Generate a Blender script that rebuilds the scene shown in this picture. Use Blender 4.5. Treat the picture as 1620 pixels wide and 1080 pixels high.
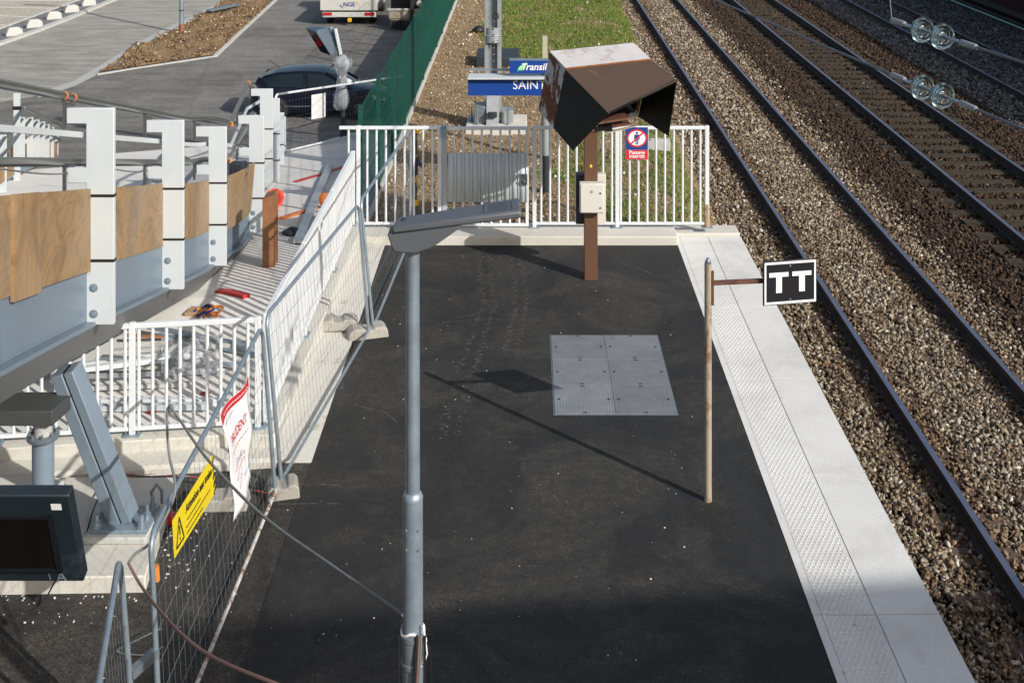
import bpy, bmesh, math, random
import numpy as np
from mathutils import Vector, Matrix, noise as mnoise

for _o in list(bpy.data.objects):
    bpy.data.objects.remove(_o)
scene = bpy.context.scene
col = scene.collection
rad = math.radians
rng = random.Random(11)
nrng = np.random.default_rng(11)

# ------------------------------------------------------------------ camera, sky, sun, exposure
F, PX, PY, H = 1950.0, 832.0, -270.0, 5.75      # surveyed focal length (px of the 1620 px photo), principal point, eye height
cam_d = bpy.data.cameras.new('camera')
cam = bpy.data.objects.new('camera', cam_d)
col.objects.link(cam)
cam.location = (0, 0, H)
cam.rotation_euler = (rad(90), 0, 0)
cam_d.sensor_width = 36
cam_d.sensor_fit = 'HORIZONTAL'
cam_d.lens = 36 * F / 1620
cam_d.shift_x = (810 - PX) / 1620
cam_d.shift_y = -(540 - PY) / 1620
cam_d.clip_start = 0.1
cam_d.clip_end = 1500
scene.camera = cam

SUN_FROM = Vector((1.277, -1.21, 1.0)).normalized()
world = bpy.data.worlds.new('World')
scene.world = world
world.use_nodes = True
wn = world.node_tree
for n in list(wn.nodes):
    wn.nodes.remove(n)
sky = wn.nodes.new('ShaderNodeTexSky')
sky.sky_type = 'NISHITA'
sky.sun_disc = False
sky.sun_elevation = math.asin(SUN_FROM.z)
sky.sun_rotation = math.atan2(SUN_FROM.x, SUN_FROM.y)
sky.air_density = 1.0
sky.dust_density = 3.0
sky.ozone_density = 0.4
bg = wn.nodes.new('ShaderNodeBackground')
bg.inputs['Strength'].default_value = 0.12
wo = wn.nodes.new('ShaderNodeOutputWorld')
wn.links.new(sky.outputs[0], bg.inputs[0])
wn.links.new(bg.outputs[0], wo.inputs[0])

sun_d = bpy.data.lights.new('sun', 'SUN')
sun_d.energy = 4.7
sun_d.angle = rad(0.55)
sun_d.color = (1.0, 0.965, 0.905)
sun = bpy.data.objects.new('sun', sun_d)
col.objects.link(sun)
sun.location = SUN_FROM * 60
sun.rotation_euler = SUN_FROM.to_track_quat('Z', 'Y').to_euler()

scene.view_settings.view_transform = 'Standard'
scene.view_settings.look = 'None'
scene.view_settings.exposure = 0.06
scene.view_settings.gamma = 1.0
scene.view_settings.use_curve_mapping = False

# ------------------------------------------------------------------ surveying helpers
def at(px, py, Y):
    """world point at distance Y that was surveyed at photo pixel (px, py)"""
    return Vector(((px - PX) * Y / F, Y, H - (py - PY) * Y / F))

def on(px, py, z=0.0):
    """world point on the level z"""
    Y = F * (H - z) / (py - PY)
    return Vector(((px - PX) * Y / F, Y, z))

def zf(Y):
    """height of the forecourt left of the platform"""
    return 0.12 if Y < 14.8 else (0.12 - 0.144 * (Y - 14.8) if Y < 35.8 else -2.904)

def onf(px, py, dz=0.0):
    if (py - PY) / F >= (H - 0.12) / 14.8:
        Y = F * (H - 0.12) / (py - PY)
        return Vector(((px - PX) * Y / F, Y, 0.12 + dz))
    Y = (H - 2.2512) / ((py - PY) / F - 0.144) if (py - PY) / F > 0.1441 else 1e9
    if Y > 35.8:
        Y = F * (H + 2.904) / (py - PY)
    return Vector(((px - PX) * Y / F, Y, zf(Y) + dz))

# ------------------------------------------------------------------ materials
def hexcol(r, g, b):
    f = lambda c: (c / 255 / 12.92) if c / 255 <= 0.04045 else ((c / 255 + 0.055) / 1.055) ** 2.4
    return (f(r), f(g), f(b))

MATS = {}
class NT:
    def __init__(s, name):
        s.m = bpy.data.materials.new(name)
        s.m.use_nodes = True
        s.t = s.m.node_tree
        s.p = s.t.nodes['Principled BSDF']
        s.tc = s.t.nodes.new('ShaderNodeTexCoord')
        s.geo = s.t.nodes.new('ShaderNodeNewGeometry')
        MATS[name] = s.m
    def n(s, typ, **kw):
        nd = s.t.nodes.new(typ)
        for k, v in kw.items():
            setattr(nd, k, v)
        return nd
    def l(s, a, b):
        s.t.links.new(a, b)
    def noise(s, scale, detail=4, rough=0.6, coord=None, stretch=None, dist=0.0):
        nd = s.n('ShaderNodeTexNoise')
        nd.inputs['Scale'].default_value = scale
        nd.inputs['Detail'].default_value = detail
        nd.inputs['Roughness'].default_value = rough
        nd.inputs['Distortion'].default_value = dist
        c = coord or s.tc.outputs['Object']
        if stretch:
            mp = s.n('ShaderNodeMapping')
            mp.inputs['Scale'].default_value = stretch
            s.l(c, mp.inputs['Vector'])
            c = mp.outputs[0]
        s.l(c, nd.inputs['Vector'])
        return nd.outputs['Fac']
    def ramp(s, fac, stops, interp='LINEAR'):
        nd = s.n('ShaderNodeValToRGB')
        nd.color_ramp.interpolation = interp
        e = nd.color_ramp.elements
        e[0].position, e[0].color = stops[0][0], (*stops[0][1], 1) if not isinstance(stops[0][1], (int, float)) else (*(stops[0][1],) * 3, 1)
        e[1].position, e[1].color = stops[-1][0], (*stops[-1][1], 1) if not isinstance(stops[-1][1], (int, float)) else (*(stops[-1][1],) * 3, 1)
        for pos, c in stops[1:-1]:
            x = e.new(pos)
            x.color = (*c, 1) if not isinstance(c, (int, float)) else (c, c, c, 1)
        s.l(fac, nd.inputs[0])
        return nd.outputs[0]
    def mix(s, fac, a, b, mode='MIX'):
        nd = s.n('ShaderNodeMix', data_type='RGBA', blend_type=mode)
        if isinstance(fac, (int, float)):
            nd.inputs[0].default_value = fac
        else:
            s.l(fac, nd.inputs[0])
        for i, v in ((6, a), (7, b)):
            if isinstance(v, tuple):
                nd.inputs[i].default_value = (*v, 1)
            else:
                s.l(v, nd.inputs[i])
        return nd.outputs[2]
    def bump(s, h, strength=0.3, dist=0.01):
        nd = s.n('ShaderNodeBump')
        nd.inputs['Strength'].default_value = strength
        nd.inputs['Distance'].default_value = dist
        s.l(h, nd.inputs['Height'])
        s.l(nd.outputs[0], s.p.inputs['Normal'])
    def base(s, c, rough=0.6, metal=0.0, spec=None):
        if isinstance(c, tuple):
            s.p.inputs['Base Color'].default_value = (*c, 1)
        else:
            s.l(c, s.p.inputs['Base Color'])
        if isinstance(rough, (int, float)):
            s.p.inputs['Roughness'].default_value = rough
        else:
            s.l(rough, s.p.inputs['Roughness'])
        s.p.inputs['Metallic'].default_value = metal
        if spec is not None:
            s.p.inputs['Specular IOR Level'].default_value = spec
        return s.m

def mul(c, k):
    return tuple(min(1, x * k) for x in c)

def plain(name, c, rough=0.6, metal=0.0, var=0.14, scale=3.0, bump=0.0, bscale=60, dirt=None, dscale=2.2, damt=(0.55, 0.75), spec=None):
    """paint / metal / plastic with gentle wear, optional dirt patches"""
    s = NT(name)
    f = s.noise(scale, 5, 0.65)
    out = s.ramp(f, [(0.3, mul(c, 1 - var)), (0.7, mul(c, 1 + var * 0.6))])
    if dirt:
        d = s.ramp(s.noise(dscale, 6, 0.7, dist=0.4), [(damt[0], 0.0), (damt[1], 1.0)])
        out = s.mix(d, out, dirt)
    if bump:
        s.bump(s.noise(bscale, 4), bump, 0.004)
    return s.base(out, rough, metal, spec)

W = 'world'
# --- metals and paints
plain('white_paint', (0.64, 0.67, 0.69), 0.42, var=0.06, dirt=(0.42, 0.40, 0.36), dscale=5, damt=(0.66, 0.95))
plain('blade_white', (0.52, 0.56, 0.58), 0.40, var=0.04, dirt=(0.30, 0.31, 0.30), dscale=4, damt=(0.60, 0.95))
plain('gate_grey', (0.36, 0.40, 0.43), 0.5, var=0.06)
plain('girder', (0.145, 0.195, 0.25), 0.38, var=0.10, scale=1.2, dirt=(0.10, 0.13, 0.165), dscale=1.4, damt=(0.55, 0.9))
plain('girder_shaded', (0.115, 0.12, 0.122), 0.45, var=0.08, scale=1.2)  # same paint as the girder, darkened in colour for the downward face's shade
plain('strut', (0.17, 0.22, 0.27), 0.42, var=0.10, dirt=(0.16, 0.19, 0.22), dscale=3)
plain('galv', (0.30, 0.37, 0.43), 0.38, 0.55, var=0.22, scale=9, dirt=(0.25, 0.29, 0.32), dscale=7)
plain('galv_dark', (0.20, 0.235, 0.265), 0.45, 0.45, var=0.2, scale=9)
plain('stainless', (0.30, 0.30, 0.29), 0.28, 0.85, var=0.08)
plain('lamp_grey', (0.088, 0.095, 0.108), 0.45, var=0.06, scale=2, bump=0.05, bscale=300)
plain('dark_rubber', (0.012, 0.012, 0.013), 0.6)
plain('black_strap', (0.01, 0.01, 0.01), 0.5)
plain('mast', (0.30, 0.325, 0.34), 0.5, 0.25, var=0.15, scale=4, dirt=(0.2, 0.2, 0.19), dscale=3)
plain('blue_sign', (0.008, 0.05, 0.26), 0.35, var=0.05)
plain('sign_blue_small', (0.01, 0.045, 0.22), 0.4, var=0.05)
plain('sign_red', (0.60, 0.02, 0.03), 0.4, var=0.05)
plain('sign_white', (0.78, 0.78, 0.78), 0.4, var=0.03)
plain('sign_black', (0.012, 0.012, 0.016), 0.4, var=0.1)
plain('sign_yellow', (0.72, 0.56, 0.015), 0.45, var=0.05)
plain('leaf_green', (0.05, 0.42, 0.12), 0.4)
plain('leaf_pale', (0.35, 0.75, 0.35), 0.4)
plain('orange_plastic', (0.50, 0.15, 0.035), 0.5)
plain('orange_tape', (0.60, 0.20, 0.04), 0.5)
plain('red_plastic', (0.42, 0.022, 0.02), 0.45, dirt=(0.35, 0.03, 0.02))
plain('yellow_tape', (0.75, 0.42, 0.02), 0.5)
plain('purple_wrap', (0.035, 0.03, 0.07), 0.35, var=0.5, scale=20)
plain('grey_wrap', (0.10, 0.11, 0.115), 0.3, var=0.5, scale=25, bump=0.6, bscale=40)
plain('cable_grey', (0.16, 0.17, 0.17), 0.55, var=0.15, scale=15)
plain('cable_black', (0.012, 0.012, 0.013), 0.5)
plain('cable_brown', (0.17, 0.10, 0.085), 0.55)
plain('white_plastic', (0.78, 0.78, 0.76), 0.4)
plain('monitor_case', (0.011, 0.019, 0.026), 0.42, var=0.08, dirt=(0.04, 0.05, 0.06), dscale=4)
plain('monitor_bezel', (0.008, 0.010, 0.013), 0.25)
plain('screen_glass', (0.004, 0.0035, 0.003), 0.08)
plain('box_cream', (0.60, 0.58, 0.53), 0.45, var=0.05, dirt=(0.42, 0.38, 0.31), dscale=7, damt=(0.62, 0.9))
plain('box_dark', (0.055, 0.058, 0.06), 0.5)
plain('cabinet_dark', (0.02, 0.025, 0.032), 0.5, var=0.2)
plain('cream_post', (0.42, 0.40, 0.30), 0.6)
plain('cone_inside', (0.30, 0.012, 0.01), 0.5)
plain('cone_red', (0.80, 0.05, 0.02), 0.4)
plain('timber_brown', (0.26, 0.115, 0.05), 0.6, var=0.35, scale=5)
plain('dark_timber', (0.07, 0.03, 0.015), 0.6, var=0.3, scale=5)
plain('alu', (0.55, 0.58, 0.62), 0.3, 0.7, var=0.12, scale=6)
plain('carton', (0.35, 0.24, 0.14), 0.8)
plain('car_paint', (0.005, 0.007, 0.018), 0.16, 0.0, var=0.1, spec=0.45)
plain('car_glass', (0.008, 0.014, 0.018), 0.08, spec=0.45)
plain('tyre', (0.018, 0.017, 0.016), 0.75)
plain('rim', (0.17, 0.15, 0.14), 0.5, 0.5, dirt=(0.12, 0.08, 0.05))
plain('lamp_clear', (0.75, 0.78, 0.8), 0.1)
plain('tail_red', (0.45, 0.01, 0.015), 0.15)
plain('truck_white', (0.50, 0.50, 0.46), 0.5, var=0.1, dirt=(0.30, 0.28, 0.22), dscale=3)
plain('truck_dark', (0.02, 0.02, 0.02), 0.6)
plain('beige_steel', (0.34, 0.29, 0.22), 0.6, dirt=(0.12, 0.09, 0.06))
plain('train_maroon', (0.045, 0.012, 0.022), 0.35)
plain('train_grey', (0.22, 0.25, 0.29), 0.4)
plain('floodlight', (0.10, 0.135, 0.175), 0.45, 0.3)
plain('green_wire', (0.0, 0.060, 0.040), 0.5, var=0.2, scale=1.0)
plain('text_dark_blue', (0.01, 0.03, 0.22), 0.5)
plain('wire_cable', (0.11, 0.12, 0.14), 0.5, 0.3)
plain('green_line', (0.18, 0.42, 0.30), 0.4)
plain('litter', (0.72, 0.71, 0.68), 0.7, var=0.2)
plain('tarp_red', (0.55, 0.16, 0.14), 0.7)
plain('grout', (0.42, 0.42, 0.40), 0.85, var=0.15, bump=0.3, bscale=60)
plain('rail_rust', (0.040, 0.026, 0.020), 0.75, 0.1, var=0.4, scale=6)
plain('rail_top', (0.27, 0.29, 0.38), 0.42, 0.85, var=0.1, scale=5)
plain('sleeper_wood', (0.036, 0.024, 0.011), 0.85, var=0.45, scale=7, bump=0.5, bscale=40)
plain('sleeper_brown', (0.10, 0.068, 0.045), 0.9, var=0.35, scale=6, bump=0.4, bscale=50)

def m_rusty(name, c, rust=(0.14, 0.045, 0.02), lo=0.52, hi=0.56, scale=4.0, streak=(1, 1, 1), rough=0.45):
    s = NT(name)
    f = s.ramp(s.noise(scale, 7, 0.68, stretch=streak, dist=0.3), [(lo, 0.0), (hi, 1.0)])
    rc = s.ramp(s.noise(18, 4), [(0.3, mul(rust, 0.55)), (0.7, mul(rust, 1.4))])
    bc = s.ramp(s.noise(2.5, 4), [(0.3, mul(c, 0.9)), (0.7, c)])
    out = s.mix(f, bc, rc)
    r = s.ramp(f, [(0, rough), (1, 0.85)])
    return s.base(out, r)
m_rusty('kiosk_white', (0.42, 0.43, 0.44), lo=0.47, hi=0.50, scale=3.6, streak=(1, 1, 0.8))
m_rusty('kiosk_top', (0.47, 0.46, 0.46), rust=(0.26, 0.17, 0.155), lo=0.54, hi=0.74, scale=4)
m_rusty('kiosk_brown', (0.078, 0.050, 0.034), rust=(0.16, 0.10, 0.035), lo=0.60, hi=0.74, scale=2.0, rough=0.5)
m_rusty('kiosk_post', (0.125, 0.062, 0.036), rust=(0.10, 0.035, 0.016), lo=0.55, hi=0.7, scale=5)
plain('rust_seam', (0.28, 0.10, 0.03), 0.8, var=0.4, scale=9)
plain('kiosk_black', (0.005, 0.0055, 0.006), 0.6, var=0.3, scale=2, spec=0.25)
m_rusty('tt_post', (0.36, 0.31, 0.24), rust=(0.17, 0.07, 0.028), lo=0.50, hi=0.62, scale=8, streak=(1, 1, 0.35), rough=0.5)
m_rusty('rust_bar', (0.16, 0.07, 0.045), rust=(0.07, 0.03, 0.02), lo=0.45, hi=0.6, scale=10)
m_rusty('rusty_tube', (0.52, 0.52, 0.50), rust=(0.22, 0.09, 0.04), lo=0.50, hi=0.60, scale=8)

def m_wood(name, c1, c2, stretch, scale=3.0):
    s = NT(name)
    oi = s.n('ShaderNodeObjectInfo')
    add = s.n('ShaderNodeVectorMath', operation='ADD')
    s.l(s.tc.outputs['Object'], add.inputs[0])
    cmb = s.n('ShaderNodeCombineXYZ')
    mm = s.n('ShaderNodeMath', operation='MULTIPLY')
    mm.inputs[1].default_value = 37.0
    s.l(oi.outputs['Random'], mm.inputs[0])
    s.l(mm.outputs[0], cmb.inputs[1])
    s.l(cmb.outputs[0], add.inputs[1])
    c = add.outputs[0]
    big = s.noise(scale * 0.5, 2, 0.4, coord=c, stretch=stretch)
    wv = s.n('ShaderNodeMath', operation='MULTIPLY')
    wv.inputs[1].default_value = 75.0
    s.l(big, wv.inputs[0])
    sn = s.n('ShaderNodeMath', operation='SINE')
    s.l(wv.outputs[0], sn.inputs[0])
    rings = s.ramp(sn.outputs[0], [(0.0, 0.0), (0.75, 0.45), (1.0, 1.0)])
    fine = s.noise(14, 6, 0.7, coord=c, stretch=(1, 1, 5))
    a = s.mix(fine, mul(c1, 0.8), mul(c1, 1.2))
    out = s.mix(s.mix(0.72, rings, fine), a, c2)
    st = s.ramp(s.noise(2.2, 6, 0.72, coord=c, dist=0.8), [(0.42, 0.0), (0.66, 0.80)])
    out = s.mix(st, out, mul(c1, 0.42))
    gs = s.ramp(s.noise(0.9, 5, 0.65, coord=c), [(0.45, 0.0), (0.75, 0.5)])
    out = s.mix(gs, out, (0.30, 0.27, 0.23))
    s.bump(fine, 0.2, 0.003)
    return s.base(out, 0.72)
m_wood('plywood', (0.40, 0.262, 0.13), (0.17, 0.098, 0.043), (1, 0.8, 1.5))
m_wood('plank', (0.42, 0.26, 0.12), (0.22, 0.13, 0.06), (1, 1.5, 0.3))

def m_concrete(name, c, var=0.12, stain=(0.35, 0.31, 0.22), slo=0.56, shi=0.80, bump=0.25, moss=False):
    s = NT(name)
    p = s.geo.outputs['Position']
    a = s.ramp(s.noise(1.1, 6, 0.65, coord=p), [(0.3, mul(c, 1 - var)), (0.7, mul(c, 1 + var * 0.5))])
    f = s.noise(55, 4, 0.6, coord=p)
    a = s.mix(0.18, a, s.ramp(f, [(0.35, mul(c, 0.55)), (0.6, mul(c, 1.15))]))
    st = s.ramp(s.noise(0.9, 7, 0.72, coord=p, dist=0.6), [(slo, 0.0), (shi, 0.75)])
    a = s.mix(st, a, stain)
    spots = s.n('ShaderNodeTexVoronoi')
    spots.inputs['Scale'].default_value = 3.1
    s.l(p, spots.inputs['Vector'])
    sp = s.ramp(spots.outputs['Distance'], [(0.03, 0.55), (0.07, 0.0)])
    a = s.mix(sp, a, mul(c, 0.5))
    if moss:
        mo = s.ramp(s.noise(2.6, 6, 0.75, coord=p, stretch=(1, 0.5, 1)), [(0.60, 0.0), (0.72, 0.9)])
        a = s.mix(mo, a, (0.13, 0.115, 0.03))
    s.bump(f, bump, 0.004)
    return s.base(a, 0.85)
m_concrete('edge_concrete', (0.66, 0.66, 0.635), 0.09, stain=(0.40, 0.39, 0.35), slo=0.47, shi=0.80)
m_concrete('kerb_concrete', (0.55, 0.53, 0.475), 0.12, stain=(0.40, 0.34, 0.24))
m_concrete('wall_concrete', (0.56, 0.545, 0.50), 0.10, stain=(0.46, 0.40, 0.27), moss=True)
m_concrete('paving', (0.70, 0.68, 0.635), 0.10, stain=(0.38, 0.36, 0.32))
m_concrete('foot_block', (0.34, 0.325, 0.285), 0.25)
m_concrete('kerb_white', (0.47, 0.465, 0.44), 0.08)
m_concrete('kerb_grey', (0.40, 0.40, 0.385), 0.12)

def m_asphalt(name, c, var=0.3, speck=0.5, dust=(0.16, 0.15, 0.13), damt=0.35, big=0.35, streak=None, speckscale=42, grain=70, dth=0.50, gc=1.0):
    s = NT(name)
    p = s.geo.outputs['Position']
    a = s.ramp(s.noise(big, 6, 0.62, coord=p, dist=0.3), [(0.32, mul(c, 1 - var)), (0.68, mul(c, 1 + var))])
    d = s.ramp(s.noise(0.75, 8, 0.70, coord=p, dist=0.8), [(dth, 0.0), (dth + 0.20, damt)])
    g2 = s.noise(grain * 0.55, 5, 0.8, coord=p)
    d = s.mix(1.0, d, s.ramp(g2, [(0.36, 0.12), (0.62, 1.0)]), 'MULTIPLY')
    a = s.mix(d, a, dust)
    if streak:
        d2 = s.ramp(s.noise(1.0, 5, 0.7, coord=p, stretch=streak), [(0.42, 0.0), (0.72, 0.75)])
        a = s.mix(d2, a, mul(c, 1.8))
    f = s.noise(grain, 4, 0.75, coord=p)
    mid = s.noise(grain * 0.16, 5, 0.7, coord=p)
    a = s.mix(0.75 * gc, a, s.mix(1.0, a, s.ramp(mid, [(0.34, 0.55), (0.66, 1.5)]), 'MULTIPLY'))
    a = s.mix(0.95 * gc, a, s.mix(1.0, a, s.ramp(f, [(0.36, 0.25), (0.64, 1.9)]), 'MULTIPLY'))
    v = s.n('ShaderNodeTexVoronoi')
    v.inputs['Scale'].default_value = speckscale
    s.l(p, v.inputs['Vector'])
    vd = s.ramp(v.outputs['Distance'], [(0.10, 1.0), (0.17, 0.0)])
    vc = s.n('ShaderNodeSeparateColor')
    s.l(v.outputs['Color'], vc.inputs[0])
    pick = s.ramp(vc.outputs[0], [(0.955, 0.0), (0.97, 1.0)])
    m = s.n('ShaderNodeMath', operation='MULTIPLY')
    s.l(vd, m.inputs[0])
    s.l(pick, m.inputs[1])
    m2 = s.n('ShaderNodeMath', operation='MULTIPLY')
    m2.inputs[1].default_value = speck
    s.l(m.outputs[0], m2.inputs[0])
    a = s.mix(m2.outputs[0], a, (0.5, 0.49, 0.46))
    s.bump(f, 0.6 * gc, 0.006)
    return s.base(a, 0.85)
m_asphalt('asphalt_new', (0.0102, 0.0102, 0.0102), 0.30, 0.45, dust=(0.078, 0.071, 0.060), damt=0.70, streak=(2.6, 0.25, 1), dth=0.45, gc=0.85)
m_asphalt('asphalt_dirty', (0.022, 0.0205, 0.0185), 0.40, 0.6, dust=(0.085, 0.070, 0.052), damt=0.85, dth=0.45)
m_asphalt('asphalt_carpark', (0.115, 0.110, 0.101), 0.32, 0.3, dust=(0.27, 0.245, 0.205), damt=0.75, big=0.14, streak=(0.30, 1.8, 1), speckscale=9, grain=30, dth=0.46, gc=0.45)
m_asphalt('road_surface', (0.235, 0.225, 0.20), 0.16, 0.1, dust=(0.34, 0.315, 0.26), damt=0.7, big=0.12, streak=(0.5, 1.6, 1), speckscale=9, grain=30, gc=0.22)
m_asphalt('parking_surface', (0.36, 0.33, 0.27), 0.10, 0.1, dust=(0.25, 0.23, 0.2), damt=0.5, big=0.2, speckscale=14)
m_asphalt('path_dark', (0.135, 0.135, 0.14), 0.1, 0.0, damt=0.1)
plain('line_paint', (0.72, 0.71, 0.68), 0.7, var=0.15, scale=8)

def m_earth(name, stops, scale=3.0, bump=0.8, bscale=28):
    s = NT(name)
    p = s.geo.outputs['Position']
    a = s.ramp(s.noise(scale, 8, 0.75, coord=p), stops)
    f = s.noise(bscale, 5, 0.7, coord=p)
    k = s.ramp(f, [(0.35, 0.45), (0.65, 1.35)])
    a = s.mix(1.0, a, k, 'MULTIPLY')
    s.bump(f, bump, 0.03)
    return s.base(a, 0.95)
m_earth('yard_soil', [(0.30, (0.17, 0.115, 0.06)), (0.5, (0.27, 0.19, 0.105)), (0.7, (0.33, 0.25, 0.155))])
m_earth('ballast_bed', [(0.3, (0.025, 0.015, 0.009)), (0.7, (0.055, 0.034, 0.02))], bump=1.0)
m_earth('island_soil', [(0.30, (0.12, 0.075, 0.038)), (0.5, (0.22, 0.14, 0.07)), (0.72, (0.31, 0.21, 0.115))], scale=1.4, bscale=12)
m_earth('earth', [(0.3, (0.14, 0.12, 0.09)), (0.7, (0.22, 0.19, 0.15))], scale=0.2)

def m_stones(name, stops, rough=0.85):
    s = NT(name)
    a = s.ramp(s.geo.outputs['Random Per Island'], stops)
    f = s.noise(38, 3, 0.6, coord=s.geo.outputs['Position'])
    a = s.mix(0.6, a, s.mix(1.0, a, s.ramp(f, [(0.3, 0.55), (0.7, 1.3)]), 'MULTIPLY'))
    return s.base(a, rough)
m_stones('stones_pale', [(0.0, (0.085, 0.055, 0.032)), (0.3, (0.17, 0.124, 0.077)), (0.6, (0.25, 0.20, 0.137)), (0.9, (0.38, 0.33, 0.25)), (1.0, (0.58, 0.54, 0.46))])
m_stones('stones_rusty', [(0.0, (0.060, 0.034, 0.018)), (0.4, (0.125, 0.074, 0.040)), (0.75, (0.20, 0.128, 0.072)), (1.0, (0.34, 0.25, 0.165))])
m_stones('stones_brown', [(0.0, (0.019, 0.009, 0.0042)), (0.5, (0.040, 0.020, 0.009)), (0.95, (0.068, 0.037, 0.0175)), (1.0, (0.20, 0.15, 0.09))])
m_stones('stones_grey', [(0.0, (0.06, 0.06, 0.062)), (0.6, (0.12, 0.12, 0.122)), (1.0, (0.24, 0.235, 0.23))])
m_stones('stones_yard', [(0.0, (0.14, 0.085, 0.04)), (0.45, (0.27, 0.185, 0.095)), (0.85, (0.36, 0.27, 0.155)), (1.0, (0.62, 0.56, 0.46))])
m_stones('clods', [(0.0, (0.09, 0.055, 0.026)), (0.5, (0.19, 0.12, 0.055)), (0.94, (0.29, 0.195, 0.10)), (1.0, (0.60, 0.53, 0.42))])
m_stones('chips_white', [(0.0, (0.40, 0.38, 0.35)), (1.0, (0.75, 0.74, 0.71))])
def m_grass(name, stops):
    s = NT(name)
    a = s.ramp(s.geo.outputs['Random Per Island'], stops)
    n = s.ramp(s.noise(1.1, 6, 0.7, coord=s.geo.outputs['Position']), [(0.42, 0.0), (0.66, 0.85)])
    a = s.mix(n, a, (0.20, 0.185, 0.06))
    return s.base(a, 0.9)
m_grass('grass', [(0.0, (0.060, 0.115, 0.012)), (0.5, (0.105, 0.185, 0.022)), (0.85, (0.17, 0.23, 0.04)), (1.0, (0.28, 0.27, 0.09))])

def m_plate():
    s = NT('grate_plate')
    p = s.geo.outputs['Position']
    w = s.n('ShaderNodeTexWave')
    w.inputs['Scale'].default_value = 11
    w.bands_direction = 'X'
    s.l(p, w.inputs['Vector'])
    c = s.n('ShaderNodeTexChecker')
    c.inputs['Scale'].default_value = 60
    s.l(p, c.inputs['Vector'])
    oi = s.n('ShaderNodeObjectInfo')
    n = s.noise(3, 5, 0.7, coord=p)
    a = s.ramp(n, [(0.3, (0.20, 0.215, 0.235)), (0.7, (0.29, 0.305, 0.325))])
    h = s.mix(0.45, w.outputs['Fac'], c.outputs['Fac'])
    a = s.mix(0.35, a, s.mix(1.0, a, s.ramp(h, [(0.2, 0.55), (0.8, 1.2)]), 'MULTIPLY'))
    k = s.ramp(oi.outputs['Random'], [(0.0, 0.88), (1.0, 1.12)])
    a = s.mix(1.0, a, k, 'MULTIPLY')
    s.bump(h, 0.5, 0.003)
    s.base(a, 0.55, 0.35)
m_plate()

def m_film():
    s = NT('plastic_film')
    f = s.noise(16, 5, 0.7)
    s.bump(f, 1.0, 0.03)
    s.base((0.75, 0.78, 0.82), 0.25)
    s.p.inputs['Alpha'].default_value = 0.34
m_film()
def m_glass():
    s = NT('insulator_glass')
    t = s.t
    out = [n for n in t.nodes if n.type == 'OUTPUT_MATERIAL'][0]
    tr = s.n('ShaderNodeBsdfTransparent'); tr.inputs[0].default_value = (0.93, 0.98, 0.98, 1)
    gl = s.n('ShaderNodeBsdfGlossy'); gl.inputs[0].default_value = (0.95, 1, 1, 1); gl.inputs['Roughness'].default_value = 0.12
    fr = s.n('ShaderNodeFresnel'); fr.inputs['IOR'].default_value = 1.9
    mx = s.n('ShaderNodeMixShader')
    s.l(fr.outputs[0], mx.inputs[0]); s.l(tr.outputs[0], mx.inputs[1]); s.l(gl.outputs[0], mx.inputs[2]); s.l(mx.outputs[0], out.inputs[0])
m_glass()
def m_banner():
    s = NT('banner_cloth')
    s.base((0.74, 0.74, 0.75), 0.6)
    s.p.inputs['Transmission Weight'].default_value = 0.0
m_banner()
M = MATS

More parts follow.
